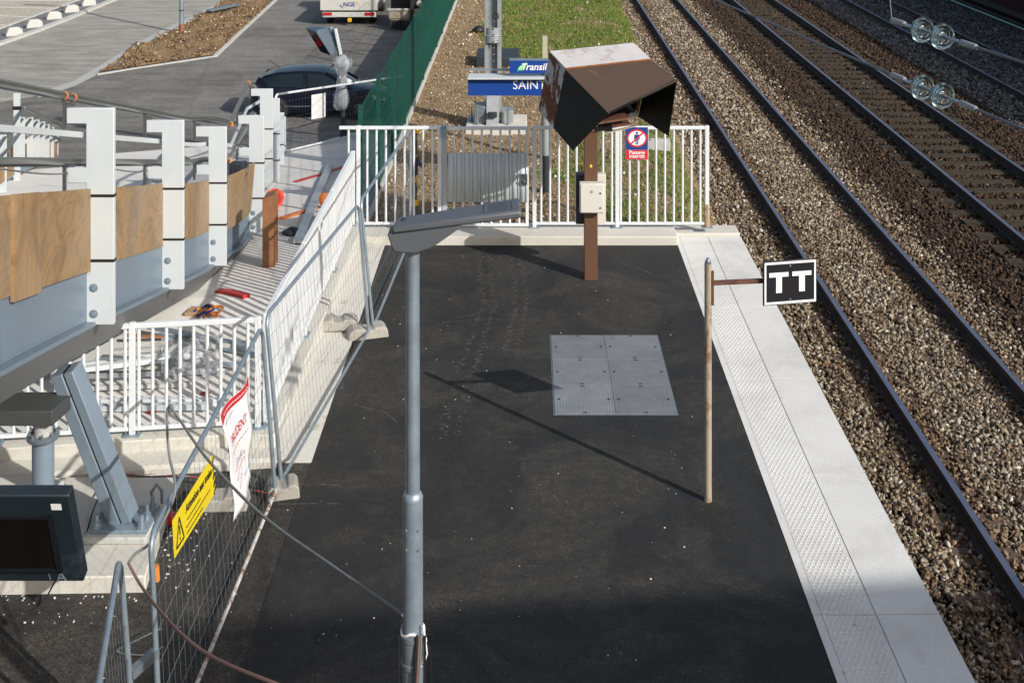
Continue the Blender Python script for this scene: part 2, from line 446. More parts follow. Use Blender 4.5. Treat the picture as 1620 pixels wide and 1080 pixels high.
# ------------------------------------------------------------------ mesh helpers
class MB:
    def __init__(s):
        s.v, s.f = [], []
    def add(s, vs, fs):
        b = len(s.v)
        s.v += [Vector(x) for x in vs]
        s.f += [[b + i for i in f] for f in fs]
        return s
    def obox(s, c, ax, ay, az):
        c, ax, ay, az = Vector(c), Vector(ax), Vector(ay), Vector(az)
        vs = [c + sx * ax + sy * ay + sz * az for sz in (-1, 1) for sy in (-1, 1) for sx in (-1, 1)]
        fs = [(0, 2, 3, 1), (4, 5, 7, 6), (0, 1, 5, 4), (2, 6, 7, 3), (0, 4, 6, 2), (1, 3, 7, 5)]
        if ax.cross(ay).dot(az) < 0:
            fs = [tuple(reversed(f)) for f in fs]
        return s.add(vs, fs)
    def box(s, x0, x1, y0, y1, z0, z1):
        return s.obox(((x0 + x1) / 2, (y0 + y1) / 2, (z0 + z1) / 2), ((x1 - x0) / 2, 0, 0), (0, (y1 - y0) / 2, 0), (0, 0, (z1 - z0) / 2))
    def beam(s, p, q, w, h, up=(0, 0, 1)):
        p, q = Vector(p), Vector(q)
        d = q - p
        t = d.normalized()
        sd = t.cross(Vector(up))
        if sd.length < 1e-4:
            sd = t.cross(Vector((1, 0, 0)))
        sd.normalize()
        u = sd.cross(t)
        return s.obox((p + q) / 2, sd * w / 2, d / 2, u * h / 2)
    def tube(s, pts, r, n=8, closed=False, cap=True):
        pts = [Vector(p) for p in pts]
        N = len(pts)
        rs = r if isinstance(r, (list, tuple)) else [r] * N
        rings = []
        u = None
        for i in range(N):
            a = pts[(i - 1) % N] if (closed or i > 0) else pts[i]
            b = pts[(i + 1) % N] if (closed or i < N - 1) else pts[i]
            t = (b - a).normalized()
            if u is None:
                u = t.cross(Vector((0, 0, 1)))
                if u.length < 1e-3:
                    u = t.cross(Vector((0, 1, 0)))
            u = (u - t * u.dot(t)).normalized()
            w = t.cross(u)
            rings.append([pts[i] + rs[i] * (math.cos(2 * math.pi * k / n) * u + math.sin(2 * math.pi * k / n) * w) for k in range(n)])
        vs = [p for rg in rings for p in rg]
        fs = []
        for i in range(N if closed else N - 1):
            j = (i + 1) % N
            for k in range(n):
                k2 = (k + 1) % n
                fs.append((i * n + k, i * n + k2, j * n + k2, j * n + k))
        if cap and not closed:
            fs.append(tuple(reversed(range(n))))
            fs.append(tuple((N - 1) * n + k for k in range(n)))
        return s.add(vs, fs)
    def cyl(s, p, q, r, n=12, r2=None):
        return s.tube([p, q], [r, r if r2 is None else r2], n)
    def lathe(s, c, axis, prof, n=20):
        c, ax = Vector(c), Vector(axis).normalized()
        u = ax.cross(Vector((0, 0, 1)))
        if u.length < 1e-3:
            u = ax.cross(Vector((0, 1, 0)))
        u.normalize()
        w = ax.cross(u)
        vs = []
        for (r, h) in prof:
            for k in range(n):
                a = 2 * math.pi * k / n
                vs.append(c + ax * h + r * (math.cos(a) * u + math.sin(a) * w))
        fs = []
        for i in range(len(prof) - 1):
            for k in range(n):
                k2 = (k + 1) % n
                fs.append((i * n + k, i * n + k2, (i + 1) * n + k2, (i + 1) * n + k))
        fs.append(tuple(reversed(range(n))))
        fs.append(tuple((len(prof) - 1) * n + k for k in range(n)))
        return s.add(vs, fs)
    def prism(s, poly, off):
        poly = [Vector(p) for p in poly]
        off = Vector(off)
        n = len(poly)
        fs = [tuple(reversed(range(n))), tuple(range(n, 2 * n))]
        fs += [(i, (i + 1) % n, n + (i + 1) % n, n + i) for i in range(n)]
        return s.add(poly + [p + off for p in poly], fs)
    def grid(s, fn, nu, nv):
        vs = [fn(i / nu, j / nv) for i in range(nu + 1) for j in range(nv + 1)]
        fs = [(i * (nv + 1) + j, (i + 1) * (nv + 1) + j, (i + 1) * (nv + 1) + j + 1, i * (nv + 1) + j + 1) for i in range(nu) for j in range(nv)]
        return s.add(vs, fs)

def wloc(o):
    v = Vector((0, 0, 0))
    while o is not None:
        v = v + o.location
        o = o.parent
    return v

def mesh_from(name, vs, fs, mat, sharp=35, fix=True):
    me = bpy.data.meshes.new(name)
    me.from_pydata([tuple(v) for v in vs], [], [tuple(f) for f in fs])
    me.update()
    if fix:
        b = bmesh.new()
        b.from_mesh(me)
        bmesh.ops.recalc_face_normals(b, faces=b.faces)
        b.to_mesh(me)
        b.free()
    me.polygons.foreach_set('use_smooth', [True] * len(me.polygons))
    me.set_sharp_from_angle(angle=rad(sharp))
    me.materials.append(M[mat])
    return me

def build(mb, name, mat, parent=None, origin=None, bevel=0.0, fix=True, sharp=35):
    off = wloc(parent) if parent else Vector((0, 0, 0))
    org = Vector(origin) if origin is not None else (off if parent else Vector((0, 0, 0)))
    me = mesh_from(name, [v - org for v in mb.v], mb.f, mat, sharp, fix)
    o = bpy.data.objects.new(name, me)
    col.objects.link(o)
    if parent:
        o.parent = parent
        o.location = org - off
    else:
        o.location = org
    if bevel:
        md = o.modifiers.new('bevel', 'BEVEL')
        md.width = bevel
        md.segments = 2
        md.limit_method = 'ANGLE'
        md.angle_limit = rad(40)
    return o

def inst(src, name, loc, parent, rot=None):
    o = bpy.data.objects.new(name, src.data)
    col.objects.link(o)
    o.parent = parent
    o.location = Vector(loc) - (wloc(parent) if parent else Vector((0, 0, 0)))
    if rot:
        o.rotation_euler = rot
    return o

def thing(name, label, cat, loc, group=None):
    o = bpy.data.objects.new(name, None)
    o.empty_display_size = 0.2
    col.objects.link(o)
    o.location = Vector(loc)
    return tag(o, label, cat, group)

def tag(o, label=None, cat=None, group=None, kind=None):
    if label: o['label'] = label
    if cat: o['category'] = cat
    if group: o['group'] = group
    if kind: o['kind'] = kind
    return o

def struct(o):
    o['kind'] = 'structure'
    return o

def text_mb(txt, origin, xd, yd, size, extr=0.002, align='LEFT', shear=0.0, bold=False):
    cu = bpy.data.curves.new('t', 'FONT')
    cu.body = txt
    cu.size = size
    cu.extrude = extr
    cu.align_x = align
    cu.shear = shear
    cu.resolution_u = 3
    if bold:
        cu.offset = size * 0.018
    ob = bpy.data.objects.new('t', cu)
    col.objects.link(ob)
    me = bpy.data.meshes.new_from_object(ob)
    bpy.data.objects.remove(ob)
    o, x, y = Vector(origin), Vector(xd).normalized(), Vector(yd).normalized()
    z = x.cross(y)
    mb = MB()
    mb.add([o + x * v.co.x + y * v.co.y + z * v.co.z for v in me.vertices], [list(p.vertices) for p in me.polygons])
    bpy.data.meshes.remove(me)
    bpy.data.curves.remove(cu)
    return mb

# stone scatter: one joined mesh of many irregular pebbles
def stone_templates(k=18, npts=7):
    T = []
    for i in range(k):
        b = bmesh.new()
        for j in range(npts):
            d = Vector((rng.gauss(0, 1), rng.gauss(0, 1), rng.gauss(0, 1))).normalized()
            b.verts.new(Vector((d.x * 1.25, d.y * 0.88, d.z * 0.62)) * rng.uniform(0.85, 1.35))
        r = bmesh.ops.convex_hull(b, input=b.verts)
        for v in [v for v in b.verts if not v.link_faces]:
            b.verts.remove(v)
        b.verts.index_update()
        V = np.array([v.co[:] for v in b.verts])
        Fc = np.array([[v.index for v in f.verts] for f in b.faces])
        T.append((V, Fc))
        b.free()
    return T
TEMPL = stone_templates()

def scatter(name, P, S, mat, flat=0.0):
    P, S = np.asarray(P, float), np.asarray(S, float)
    n = len(P)
    idx = nrng.integers(0, len(TEMPL), n)
    allV, allF, base = [], [], 0
    for t, (V, Fc) in enumerate(TEMPL):
        sel = np.where(idx == t)[0]
        if not len(sel):
            continue
        q = nrng.normal(size=(len(sel), 4))
        if flat:
            q[:, 1:3] *= (1 - flat)
        q /= np.linalg.norm(q, axis=1, keepdims=True)
        w, x, y, z = q.T
        Rm = np.stack([np.stack([1 - 2 * (y * y + z * z), 2 * (x * y - z * w), 2 * (x * z + y * w)], 1),
                       np.stack([2 * (x * y + z * w), 1 - 2 * (x * x + z * z), 2 * (y * z - x * w)], 1),
                       np.stack([2 * (x * z - y * w), 2 * (y * z + x * w), 1 - 2 * (x * x + y * y)], 1)], 1)
        vv = np.einsum('nij,vj->nvi', Rm, V) * S[sel][:, None, None] + P[sel][:, None, :]
        allV.append(vv.reshape(-1, 3))
        ff = Fc[None] + (np.arange(len(sel)) * len(V))[:, None, None] + base
        allF.append(ff.reshape(-1, 3))
        base += len(sel) * len(V)
    V = np.concatenate(allV)
    Fa = np.concatenate(allF)
    me = bpy.data.meshes.new(name)
    me.vertices.add(len(V))
    me.vertices.foreach_set('co', V.ravel())
    me.loops.add(Fa.size)
    me.loops.foreach_set('vertex_index', Fa.ravel().astype(np.int32))
    me.polygons.add(len(Fa))
    me.polygons.foreach_set('loop_start', np.arange(0, Fa.size, 3, dtype=np.int32))
    me.update(calc_edges=True)
    me.materials.append(M[mat])
    o = bpy.data.objects.new(name, me)
    col.objects.link(o)
    return o

def in_view(P, m=25):
    x = PX + F * P[:, 0] / P[:, 1]
    y = PY + F * (H - P[:, 2]) / P[:, 1]
    return (x > -m) & (x < 1620 + m) & (y > -m) & (y < 1080 + m)

# ================================================================== THE SETTING
# far ground sheet
g = MB(); g.add([(-700, -300, -3.4), (700, -300, -3.4), (700, 1100, -3.4), (-700, 1100, -3.4)], [(0, 1, 2, 3)])
struct(build(g, 'ground', 'earth'))

# forecourt / car park left of the platform, falling away from the platform end
def drape(name, poly, mat, dz, soft=False):
    """a sheet laid on the forecourt; poly is a list of world (x, y)"""
    b = bmesh.new()
    vs = [b.verts.new((p[0], p[1], 0)) for p in poly]
    b.faces.new(vs)
    for yb in (14.8, 35.8):
        bmesh.ops.bisect_plane(b, geom=b.verts[:] + b.edges[:] + b.faces[:], plane_co=(0, yb, 0), plane_no=(0, 1, 0))
    bmesh.ops.triangulate(b, faces=b.faces[:])
    for v in b.verts:
        v.co.z = zf(v.co.y) + dz
    bmesh.ops.recalc_face_normals(b, faces=b.faces)
    if b.faces and sum(f.normal.z for f in b.faces) < 0:
        bmesh.ops.reverse_faces(b, faces=b.faces)
    me = bpy.data.meshes.new(name)
    b.to_mesh(me); b.free()
    me.materials.append(M[mat])
    o = bpy.data.objects.new(name, me)
    col.objects.link(o)
    return struct(o)
def pxpoly(pts):
    return [onf(*p).xy for p in pts]

drape('car_park', [(-120, 11.3), (-2.42, 11.6), (-2.42, 150), (-120, 150)], 'asphalt_carpark', 0.0)
drape('paving', [(-2.45, 11.5), (-7.5, 11.0)] + [tuple(onf(*p).xy) for p in [(-60, 330), (-60, 276), (130, 263), (182, 243), (370, 228), (446, 244), (530, 218), (566, 208)]] + [(-2.45, 33.0)], 'paving', 0.006)
drape('road', pxpoly([(-700, 470 - 270), (-60, 172), (60, 152), (118, 132), (152, 113), (200, 84), (250, 56), (300, 32), (345, 8), (400, -22), (520, -80), (640, -120), (560, -150), (330, -60), (188, 0), (120, 28), (60, 52), (0, 73), (-300, 150)]), 'road_surface', 0.004)
drape('gutter', pxpoly([(60, 156), (118, 137), (154, 119), (160, 112), (200, 86), (250, 59), (296, 38), (330, 19), (342, 12), (336, 10), (296, 30), (250, 51), (200, 79), (150, 109), (118, 128), (60, 148)]), 'kerb_grey', 0.010)
drape('parking_lot', pxpoly([(-400, 160), (0, 44), (60, 22), (126, 0), (190, -22), (-200, -60), (-700, 0)]), 'parking_surface', 0.004)
drape('footpath', pxpoly([(-400, 178), (0, 66), (60, 45), (120, 22), (176, 0), (250, -30), (190, -22), (126, 0), (60, 22), (0, 44), (-400, 160)]), 'path_dark', 0.008)
# painted bay lines
for i, (a, b_) in enumerate([((-30, 11.5), (84, 14)), ((-30, 25), (54, 27.5)), ((-30, 38.5), (18, 41)), ((-30, 1), (112, 2))]):
    p, q = onf(*a, 0.012), onf(*b_, 0.012)
    m = MB(); m.beam(p, q, 0.14, 0.004)
    struct(build(m, 'bay_line', 'line_paint'))
# long kerbs of the road and path
def kerb_line(pts, w, h, mat, name='kerb'):
    m = MB()
    P = [onf(*p) for p in pts]
    for a, b_ in zip(P[:-1], P[1:]):
        d = (b_ - a).normalized()
        m.beam(a - d * 0.02 + Vector((0, 0, h / 2)), b_ + d * 0.02 + Vector((0, 0, h / 2)), w, h)
    return struct(build(m, name, mat, fix=False))
kerb_line([(-300, 152), (0, 71), (60, 50), (120, 26), (186, -1), (330, -62)], 0.30, 0.10, 'kerb_white')
kerb_line([(-300, 133), (0, 46), (60, 24), (130, -1)], 0.16, 0.06, 'kerb_white')
kerb_line([(341, 90), (392, 42), (438, 0), (480, -38)], 0.13, 0.08, 'kerb_white')
kerb_line([(154, 119), (215, 109), (341, 90)], 0.10, 0.05, 'kerb_grey')

# soil island beside the road
isl = [onf(*p) for p in [(156, 116), (202, 86), (252, 60), (298, 39), (332, 20), (346, 10), (372, -8), (436, 0), (392, 41), (341, 88), (215, 107)]]
cx = sum(p.x for p in isl) / len(isl); cy = sum(p.y for p in isl) / len(isl)
b = bmesh.new()
vs = [b.verts.new((p.x, p.y, zf(p.y) + 0.015)) for p in isl]
b.faces.new(vs)
bmesh.ops.triangulate(b, faces=b.faces[:])
bmesh.ops.subdivide_edges(b, edges=b.edges[:], cuts=7, use_grid_fill=True)
for v in b.verts:
    if not v.is_boundary:
        v.co.z += 0.10 + 0.22 * mnoise.noise(v.co * 0.9) + 0.10 * mnoise.noise(v.co * 3.1)
    else:
        v.co.z += 0.03
me = bpy.data.meshes.new('soil_island'); b.to_mesh(me); b.free()
me.materials.append(M['island_soil'])
islo = bpy.data.objects.new('soil_island', me); col.objects.link(islo); struct(islo)
ipoly = [(p.x, p.y) for p in isl]
def inside(x, y, poly):
    c = False
    for i in range(len(poly)):
        x1, y1 = poly[i]; x2, y2 = poly[i - 1]
        if (y1 > y) != (y2 > y) and x < (x2 - x1) * (y - y1) / (y2 - y1) + x1:
            c = not c
    return c
P, S = [], []
x0, x1 = min(p[0] for p in ipoly), max(p[0] for p in ipoly)
y0, y1 = min(p[1] for p in ipoly), max(p[1] for p in ipoly)
while len(P) < 6500:
    x, y = rng.uniform(x0, x1), rng.uniform(y0, y1)
    if inside(x, y, ipoly):
        v = Vector((x, y, zf(y)))
        P.append((x, y, zf(y) + 0.115 + 0.2 * mnoise.noise(Vector((x, y, zf(y) + .015)) * 0.9)))
        S.append(rng.choice([0.02, 0.03, 0.035, 0.045, 0.07]))
tag(scatter('soil_clods', P, S, 'clods'), 'orange brown clods and stones on the roadside soil island', 'soil', kind='stuff')

# platform asphalt
pl = MB()
pl.add([(-1.95, -6, 0), (2.10, -6, 0), (2.10, 17.06, 0), (-1.95, 17.06, 0)], [(0, 1, 2, 3)])
pl.add([(2.10, -6, -0.9), (2.98, -6, -0.9), (2.98, 17.9, -0.9), (2.10, 17.9, -0.9), (2.10, -6, -0.16), (2.98, -6, -0.16), (2.98, 17.9, -0.16), (2.10, 17.9, -0.16)],
       [(4, 5, 6, 7), (1, 2, 6, 5), (2, 3, 7, 6)])
platform = struct(build(pl, 'platform', 'asphalt_new', fix=False))
sd = MB(); sd.add([(-9, -6, -0.004), (-1.95, -6, -0.004), (-1.95, 11.5, -0.004), (-9, 11.5, -0.004)], [(0, 1, 2, 3)])
struct(build(sd, 'side_platform', 'asphalt_dirty', fix=False))

# platform edge slabs: plain nosing, studded warning band, narrow back strip
SL, J = 1.937, 0.011
def slab_mesh(SL=SL):
    m = MB(); m.box(2.10, 2.162, 0, SL - J, -0.16, 0.004)
    m.box(2.168, 2.562, 0, SL - J, -0.16, 0.0)
    m.box(2.568, 3.03, 0, SL - J, -0.16, 0.004)
    m.box(2.15, 2.60, 0.01, SL - J - 0.01, -0.155, -0.008)
    return m
def dome_mesh(SL=SL):
    m = MB()
    ny = max(2, int(46 * SL / 1.937))
    for j in range(ny):
        for i in range(9):
            x = 2.192 + i * 0.0425 + (0.021 if j % 2 else 0)
            y = 0.03 + j * (SL - 0.06) / (ny - 1)
            if x > 2.55:
                continue
            n = 6
            ring = [(x + 0.0098 * math.cos(k * math.tau / n), y + 0.0098 * math.sin(k * math.tau / n), -0.001) for k in range(n)]
            top = [(x + 0.0055 * math.cos(k * math.tau / n), y + 0.0055 * math.sin(k * math.tau / n), 0.006) for k in range(n)]
            m.add(ring + top, [(k, (k + 1) % n, n + (k + 1) % n, n + k) for k in range(n)] + [tuple(range(n, 2 * n))])
    return m
slab0 = dome0 = None
for k in range(-7, 4):
    y = 9.035 + k * SL
    if slab0 is None:
        slab0 = build(slab_mesh(), 'edge_slab', 'edge_concrete', platform)
        slab0.location.y = y
        dome0 = build(dome_mesh(), 'studs', 'edge_concrete', None, fix=False, sharp=80)
        dome0.parent = slab0; dome0['kind'] = 'stuff'
    else:
        s = inst(slab0, 'edge_slab', (0, y, 0), platform)
        d = bpy.data.objects.new('studs', dome0.data); col.objects.link(d); d.parent = s; d['kind'] = 'stuff'
e = build(slab_mesh(0.615), 'edge_slab', 'edge_concrete', platform); e.location.y = 9.035 + 4 * SL
d = build(dome_mesh(0.615), 'studs', 'edge_concrete', None, fix=False, sharp=80); d.parent = e; d['kind'] = 'stuff'

# end kerb across the platform end
m = MB(); m.box(-2.30, 2.098, 17.04, 17.62, -0.6, 0.12)
struct(build(m, 'end_kerb', 'kerb_concrete', bevel=0.012))
m = MB(); m.box(2.104, 3.02, 17.40, 17.76, -0.6, 0.05)
struct(build(m, 'end_kerb_low', 'kerb_concrete', bevel=0.01))
# low wall with footing along the left of the platform and across
m = MB()
m.box(-2.56, -2.30, 11.30, 17.62, -1.2, 0.20)
w1 = build(m, 'low_wall', 'wall_concrete', origin=(-2.43, 14, 0), bevel=0.012)
struct(w1)
m = MB(); m.prism([(-2.302, 11.2, 0.05), (-1.95, 11.2, 0.012), (-1.95, 11.2, -0.3), (-2.302, 11.2, -0.3)], (0, 5.84, 0))
struct(build(m, 'wall_footing', 'wall_concrete'))
# cross wall
A0, A1 = Vector((-2.30, 11.47, 0)), Vector((-7.0, 10.87, 0))
dA = (A1 - A0).normalized(); nA = Vector((-dA.y, dA.x, 0))
if nA.y > 0: nA = -nA
m = MB()
m.prism([A0 - nA * 0.13 + Vector((0, 0, -0.4)), A0 + nA * 0.11 + Vector((0, 0, -0.4)), A0 + nA * 0.11 + Vector((0, 0, 0.198)), A0 - nA * 0.13 + Vector((0, 0, 0.198))], A1 - A0)
struct(build(m, 'cross_wall', 'kerb_concrete', bevel=0.012))
m = MB()
m.prism([A0 + nA * 0.112 + Vector((0, 0, -0.3)), A0 + nA * 0.36 + Vector((0, 0, -0.3)), A0 + nA * 0.36 + Vector((0, 0, 0.05)), A0 + nA * 0.33 + Vector((0, 0, 0.075)), A0 + nA * 0.112 + Vector((0, 0, 0.09))], A1 - A0)
struct(build(m, 'cross_wall_footing', 'kerb_concrete'))
# concrete pad under the ramp leg
m = MB(); m.prism([(-7, 9.19, -0.2), (-2.87, 9.30, -0.2), (-3.04, 10.72, -0.2), (-7, 10.72, -0.2)], (0, 0, 0.32))
struct(build(m, 'foundation_pad', 'kerb_concrete', bevel=0.01))

# yard beyond the platform end, falling to the track on its right
def zyard(x, y):
    t = min(1, max(0, (x - 2.3 - 0.015 * (y - 17)) / 0.9)); t = t * t * (3 - 2 * t)
    n = 0.05 * mnoise.noise(Vector((x * 0.9, y * 0.9, 0))) + 0.02 * mnoise.noise(Vector((x * 3, y * 3, 5)))
    return -0.14 - 0.62 * t + n * (1 - t)
yd = MB()
yd.grid(lambda u, v: Vector((-2.36 + 6.0 * u, 17.64 + 62 * v, zyard(-2.36 + 6.0 * u, 17.64 + 62 * v))), 40, 260)
struct(build(yd, 'yard', 'yard_soil', fix=False, sharp=180))
# ballast bed under the tracks
bd = MB(); bd.add([(2.5, -8, -0.80), (60, -8, -0.80), (60, 140, -0.80), (2.5, 140, -0.80)], [(0, 1, 2, 3)])
struct(build(bd, 'track_bed', 'ballast_bed', fix=False))

# ------------------------------------------------------------------ tracks
RT = -0.55   # rail top
TRACKS = [(4.11, 5.61), (7.67, 9.20), (11.85, 13.38), (16.0, 17.5)]
def rail_profile(x, y):
    return [Vector((x + a, y, RT + c)) for a, c in [(-0.034, -0.003), (0.034, -0.003), (0.036, -0.035), (0.010, -0.050), (0.009, -0.125), (0.062, -0.143), (0.065, -0.155), (-0.065, -0.155), (-0.062, -0.143), (-0.009, -0.125), (-0.010, -0.050), (-0.036, -0.035)]]
SLP = []
for ti, (xa, xb) in enumerate(TRACKS):
    y0, y1 = (6.5, 85) if ti == 0 else ((14, 85) if ti == 1 else (24, 90))
    tr = bpy.data.objects.new('railway_track', None); col.objects.link(tr); tr.location = ((xa + xb) / 2, y0, RT - 0.2)
    struct(tr)
    for x in (xa, xb):
        m = MB(); m.prism(rail_profile(x, y0), (0, y1 - y0, 0))
        r = build(m, 'rail', 'rail_rust', tr, origin=(x, y0, RT))
        m = MB(); m.box(x - 0.031, x + 0.031, y0, y1, RT - 0.004, RT)
        build(m, 'running_surface', 'rail_top', r)
    if ti == 3:
        continue
    c = (xa + xb) / 2
    zt = RT - (0.165 if ti == 0 else 0.158)
    fq = MB()
    for xr in (xa - c, xb - c):
        for sx in (-1, 1):
            fq.box(xr + sx * 0.105 - 0.04, xr + sx * 0.105 + 0.04, -0.05, 0.05, -0.002, 0.014)
            fq.cyl((xr + sx * 0.10, 0, 0.014), (xr + sx * 0.10, 0, 0.045), 0.018, 6)
    fast_me = mesh_from('rail_fastening', fq.v, fq.f, 'rail_rust')
    m = MB(); m.box(-1.25, 1.25, -0.125, 0.125, -0.12, 0)
    src = None
    n = 0
    y = y0 + 0.25
    while y < (52 if ti < 2 else 46):
        yy = y + rng.uniform(-0.03, 0.03)
        ang = rng.uniform(-0.012, 0.012)
        if src is None:
            src = build(m, 'sleeper', 'sleeper_brown' if ti == 0 else 'sleeper_wood', tr, origin=(0, 0, 0), bevel=0.012)
            src.location = Vector((c, yy, zt)) - tr.location
            o = src
        else:
            o = inst(src, 'sleeper', (c + rng.uniform(-0.03, 0.03), yy, zt + rng.uniform(-0.008, 0.006)), tr, (0, 0, ang))
            md = o.modifiers.new('bevel', 'BEVEL'); md.width = 0.012; md.segments = 1; md.limit_method = 'ANGLE'
        if ti < 2 and n < 60:
            fo = bpy.data.objects.new('rail_fastening', fast_me); col.objects.link(fo); fo.parent = o; fo['kind'] = 'stuff'; n += 1
        SLP.append((ti, c, yy))
        y += 0.6
    # chairs / fastenings by the rails of the second track are too small to see

# ballast stones
def ballast(xr, yr, dens, size, zbase, ti):
    area = (xr[1] - xr[0]) * (yr[1] - yr[0])
    n = int(area * dens)
    P = np.stack([nrng.uniform(*xr, n), nrng.uniform(*yr, n), np.zeros(n)], 1)
    S = nrng.uniform(0.6, 1.35, n) * size
    P[:, 2] = zbase + nrng.uniform(-0.02, 0.022, n)
    keep = in_view(P, 160)
    for x in TRACKS[ti]:
        keep &= np.abs(P[:, 0] - x) > 0.055
    sy = np.array([s[2] for s in SLP if s[0] == ti]); c = sum(TRACKS[ti]) / 2
    d = np.min(np.abs(P[:, 1][:, None] - sy[None, :]), axis=1)
    onsl = (d < 0.135) & (np.abs(P[:, 0] - c) < 1.27)
    edge = np.minimum(np.abs(P[:, 0] - TRACKS[ti][0]), np.abs(P[:, 0] - TRACKS[ti][1]))
    if ti == 0:
        cover = np.where(edge < 0.32, 0.38, 0.96)
    elif ti == 1:
        cover = np.full(n, 0.10)
        P[:, 2] -= np.where(np.abs(P[:, 0] - c) < 1.3, 0.025, 0)
    else:
        cover = np.full(n, 0.75)
    keep &= ~(onsl & (nrng.uniform(size=n) > cover))
    P[:, 2] += np.where(onsl, 0.022, 0.0)
    return P[keep], S[keep], edge[keep]

A = ballast((2.99, 6.75), (7.6, 16), 1150, 0.0285, -0.735, 0)
B = ballast((2.99, 6.75), (16, 26), 800, 0.032, -0.735, 0)
C = ballast((3.2, 6.75), (26, 48), 400, 0.041, -0.735, 0)
P = np.concatenate([A[0], B[0], C[0]]); S = np.concatenate([A[1], B[1], C[1]]); E = np.concatenate([A[2], B[2], C[2]])
hn = np.array([mnoise.noise(Vector((p[0] * 0.8, p[1] * 0.25, 0))) for p in P])
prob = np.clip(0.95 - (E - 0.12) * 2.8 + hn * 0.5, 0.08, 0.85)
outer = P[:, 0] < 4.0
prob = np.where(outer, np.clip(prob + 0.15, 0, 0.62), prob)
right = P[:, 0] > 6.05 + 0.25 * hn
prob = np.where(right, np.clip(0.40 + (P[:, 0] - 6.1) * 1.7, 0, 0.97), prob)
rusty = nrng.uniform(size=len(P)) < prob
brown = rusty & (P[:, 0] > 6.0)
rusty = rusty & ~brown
yardmask = (P[:, 1] > 17.7) & (P[:, 0] < 3.0 + 0.012 * (P[:, 1] - 17))
P2, S2 = P[~rusty & ~brown & ~yardmask], S[~rusty & ~brown & ~yardmask]
tag(scatter('ballast', P2, S2, 'stones_pale'), 'pale grey crushed stone ballast along the nearest track', 'ballast', kind='stuff')
P2, S2 = P[rusty & ~yardmask], S[rusty & ~yardmask]
tag(scatter('ballast', P2, S2, 'stones_rusty'), 'rust brown crushed stone ballast beside the nearest rails', 'ballast', kind='stuff')
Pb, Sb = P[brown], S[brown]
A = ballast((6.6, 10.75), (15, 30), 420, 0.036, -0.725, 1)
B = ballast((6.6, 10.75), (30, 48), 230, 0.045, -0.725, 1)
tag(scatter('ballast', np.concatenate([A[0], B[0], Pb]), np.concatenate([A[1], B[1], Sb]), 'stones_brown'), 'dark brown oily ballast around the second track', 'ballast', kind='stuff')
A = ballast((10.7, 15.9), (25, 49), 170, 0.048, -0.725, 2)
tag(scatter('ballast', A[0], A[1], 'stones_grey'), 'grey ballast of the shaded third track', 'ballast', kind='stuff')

# yard stones and grass
def grassness(x, y):
    n = mnoise.noise(Vector((x * 0.8, y * 0.5, 3))) * 0.9 + mnoise.noise(Vector((x * 2.3, y * 1.6, 9))) * 0.5
    a = (y - 31.5) * 0.35 + (x + 0.9) * 0.5 if y > 29 else -9
    b_ = (x - 0.75) * 1.6 - max(0, (18.6 - y)) * 1.5
    e = -max(0, (x - 2.75 - 0.02 * (y - 17))) * 4.0
    lft = -max(0, (-1.0 - x)) * 2.0
    return min(max(a, b_, -0.60), 0.55) + n * 1.25 + e + lft
P, S = [], []
for _ in range(26000):
    y = 17.7 + 30 * rng.random() ** 1.2
    x = rng.uniform(-2.3, 3.5)
    gq = grassness(x, y)
    if gq > 0.35 and rng.random() < 0.93:
        continue
    P.append((x, y, zyard(x, y) + 0.008)); S.append(rng.uniform(0.011, 0.028) * (1 + (y - 17) * 0.012) * (2.0 if rng.random() < 0.012 else 1))
tag(scatter('gravel', P, S, 'stones_yard'), 'orange brown gravel and pebbles scattered over the yard', 'gravel', kind='stuff')
gv, gf = [], []
cnt = 0
while cnt < 110000:
    y = 17.7 + 34 * rng.random() ** 1.1
    x = rng.uniform(-2.3, 3.6)
    gq = grassness(x, y)
    if rng.random() > min(1, max(0.0, gq * 1.3 + 0.08)):
        continue
    z = zyard(x, y)
    for _ in range(3):
        a = rng.uniform(0, math.tau); h = rng.uniform(0.025, 0.075) * (1 + (y - 17) * 0.01); w = rng.uniform(0.006, 0.012) * (1 + (y - 17) * 0.04)
        ox, oy = rng.gauss(0, 0.03), rng.gauss(0, 0.03)
        lx, ly = rng.gauss(0, 0.03), rng.gauss(0, 0.03)
        b0 = len(gv)
        gv += [(x + ox - w * math.cos(a), y + oy - w * math.sin(a), z - 0.01), (x + ox + w * math.cos(a), y + oy + w * math.sin(a), z - 0.01), (x + ox + lx, y + oy + ly, z + h)]
        gf.append((b0, b0 + 1, b0 + 2))
        cnt += 1
me = bpy.data.meshes.new('grass'); me.from_pydata(gv, [], gf); me.materials.append(M['grass'])
go = bpy.data.objects.new('grass', me); col.objects.link(go)
tag(go, 'short green grass growing over the yard beyond the fence', 'grass', kind='stuff')

P = [(lambda x, y: (x, y, zyard(x, y) + .02))(rng.uniform(-2.1, 2.7), 18.2 + 22 * rng.random()) for _ in range(70)]
tag(scatter('litter', P, [rng.uniform(.02, .06) for _ in P], 'chips_white', .8), 'white scraps of litter strewn over the grassy yard', 'litter', kind='stuff')
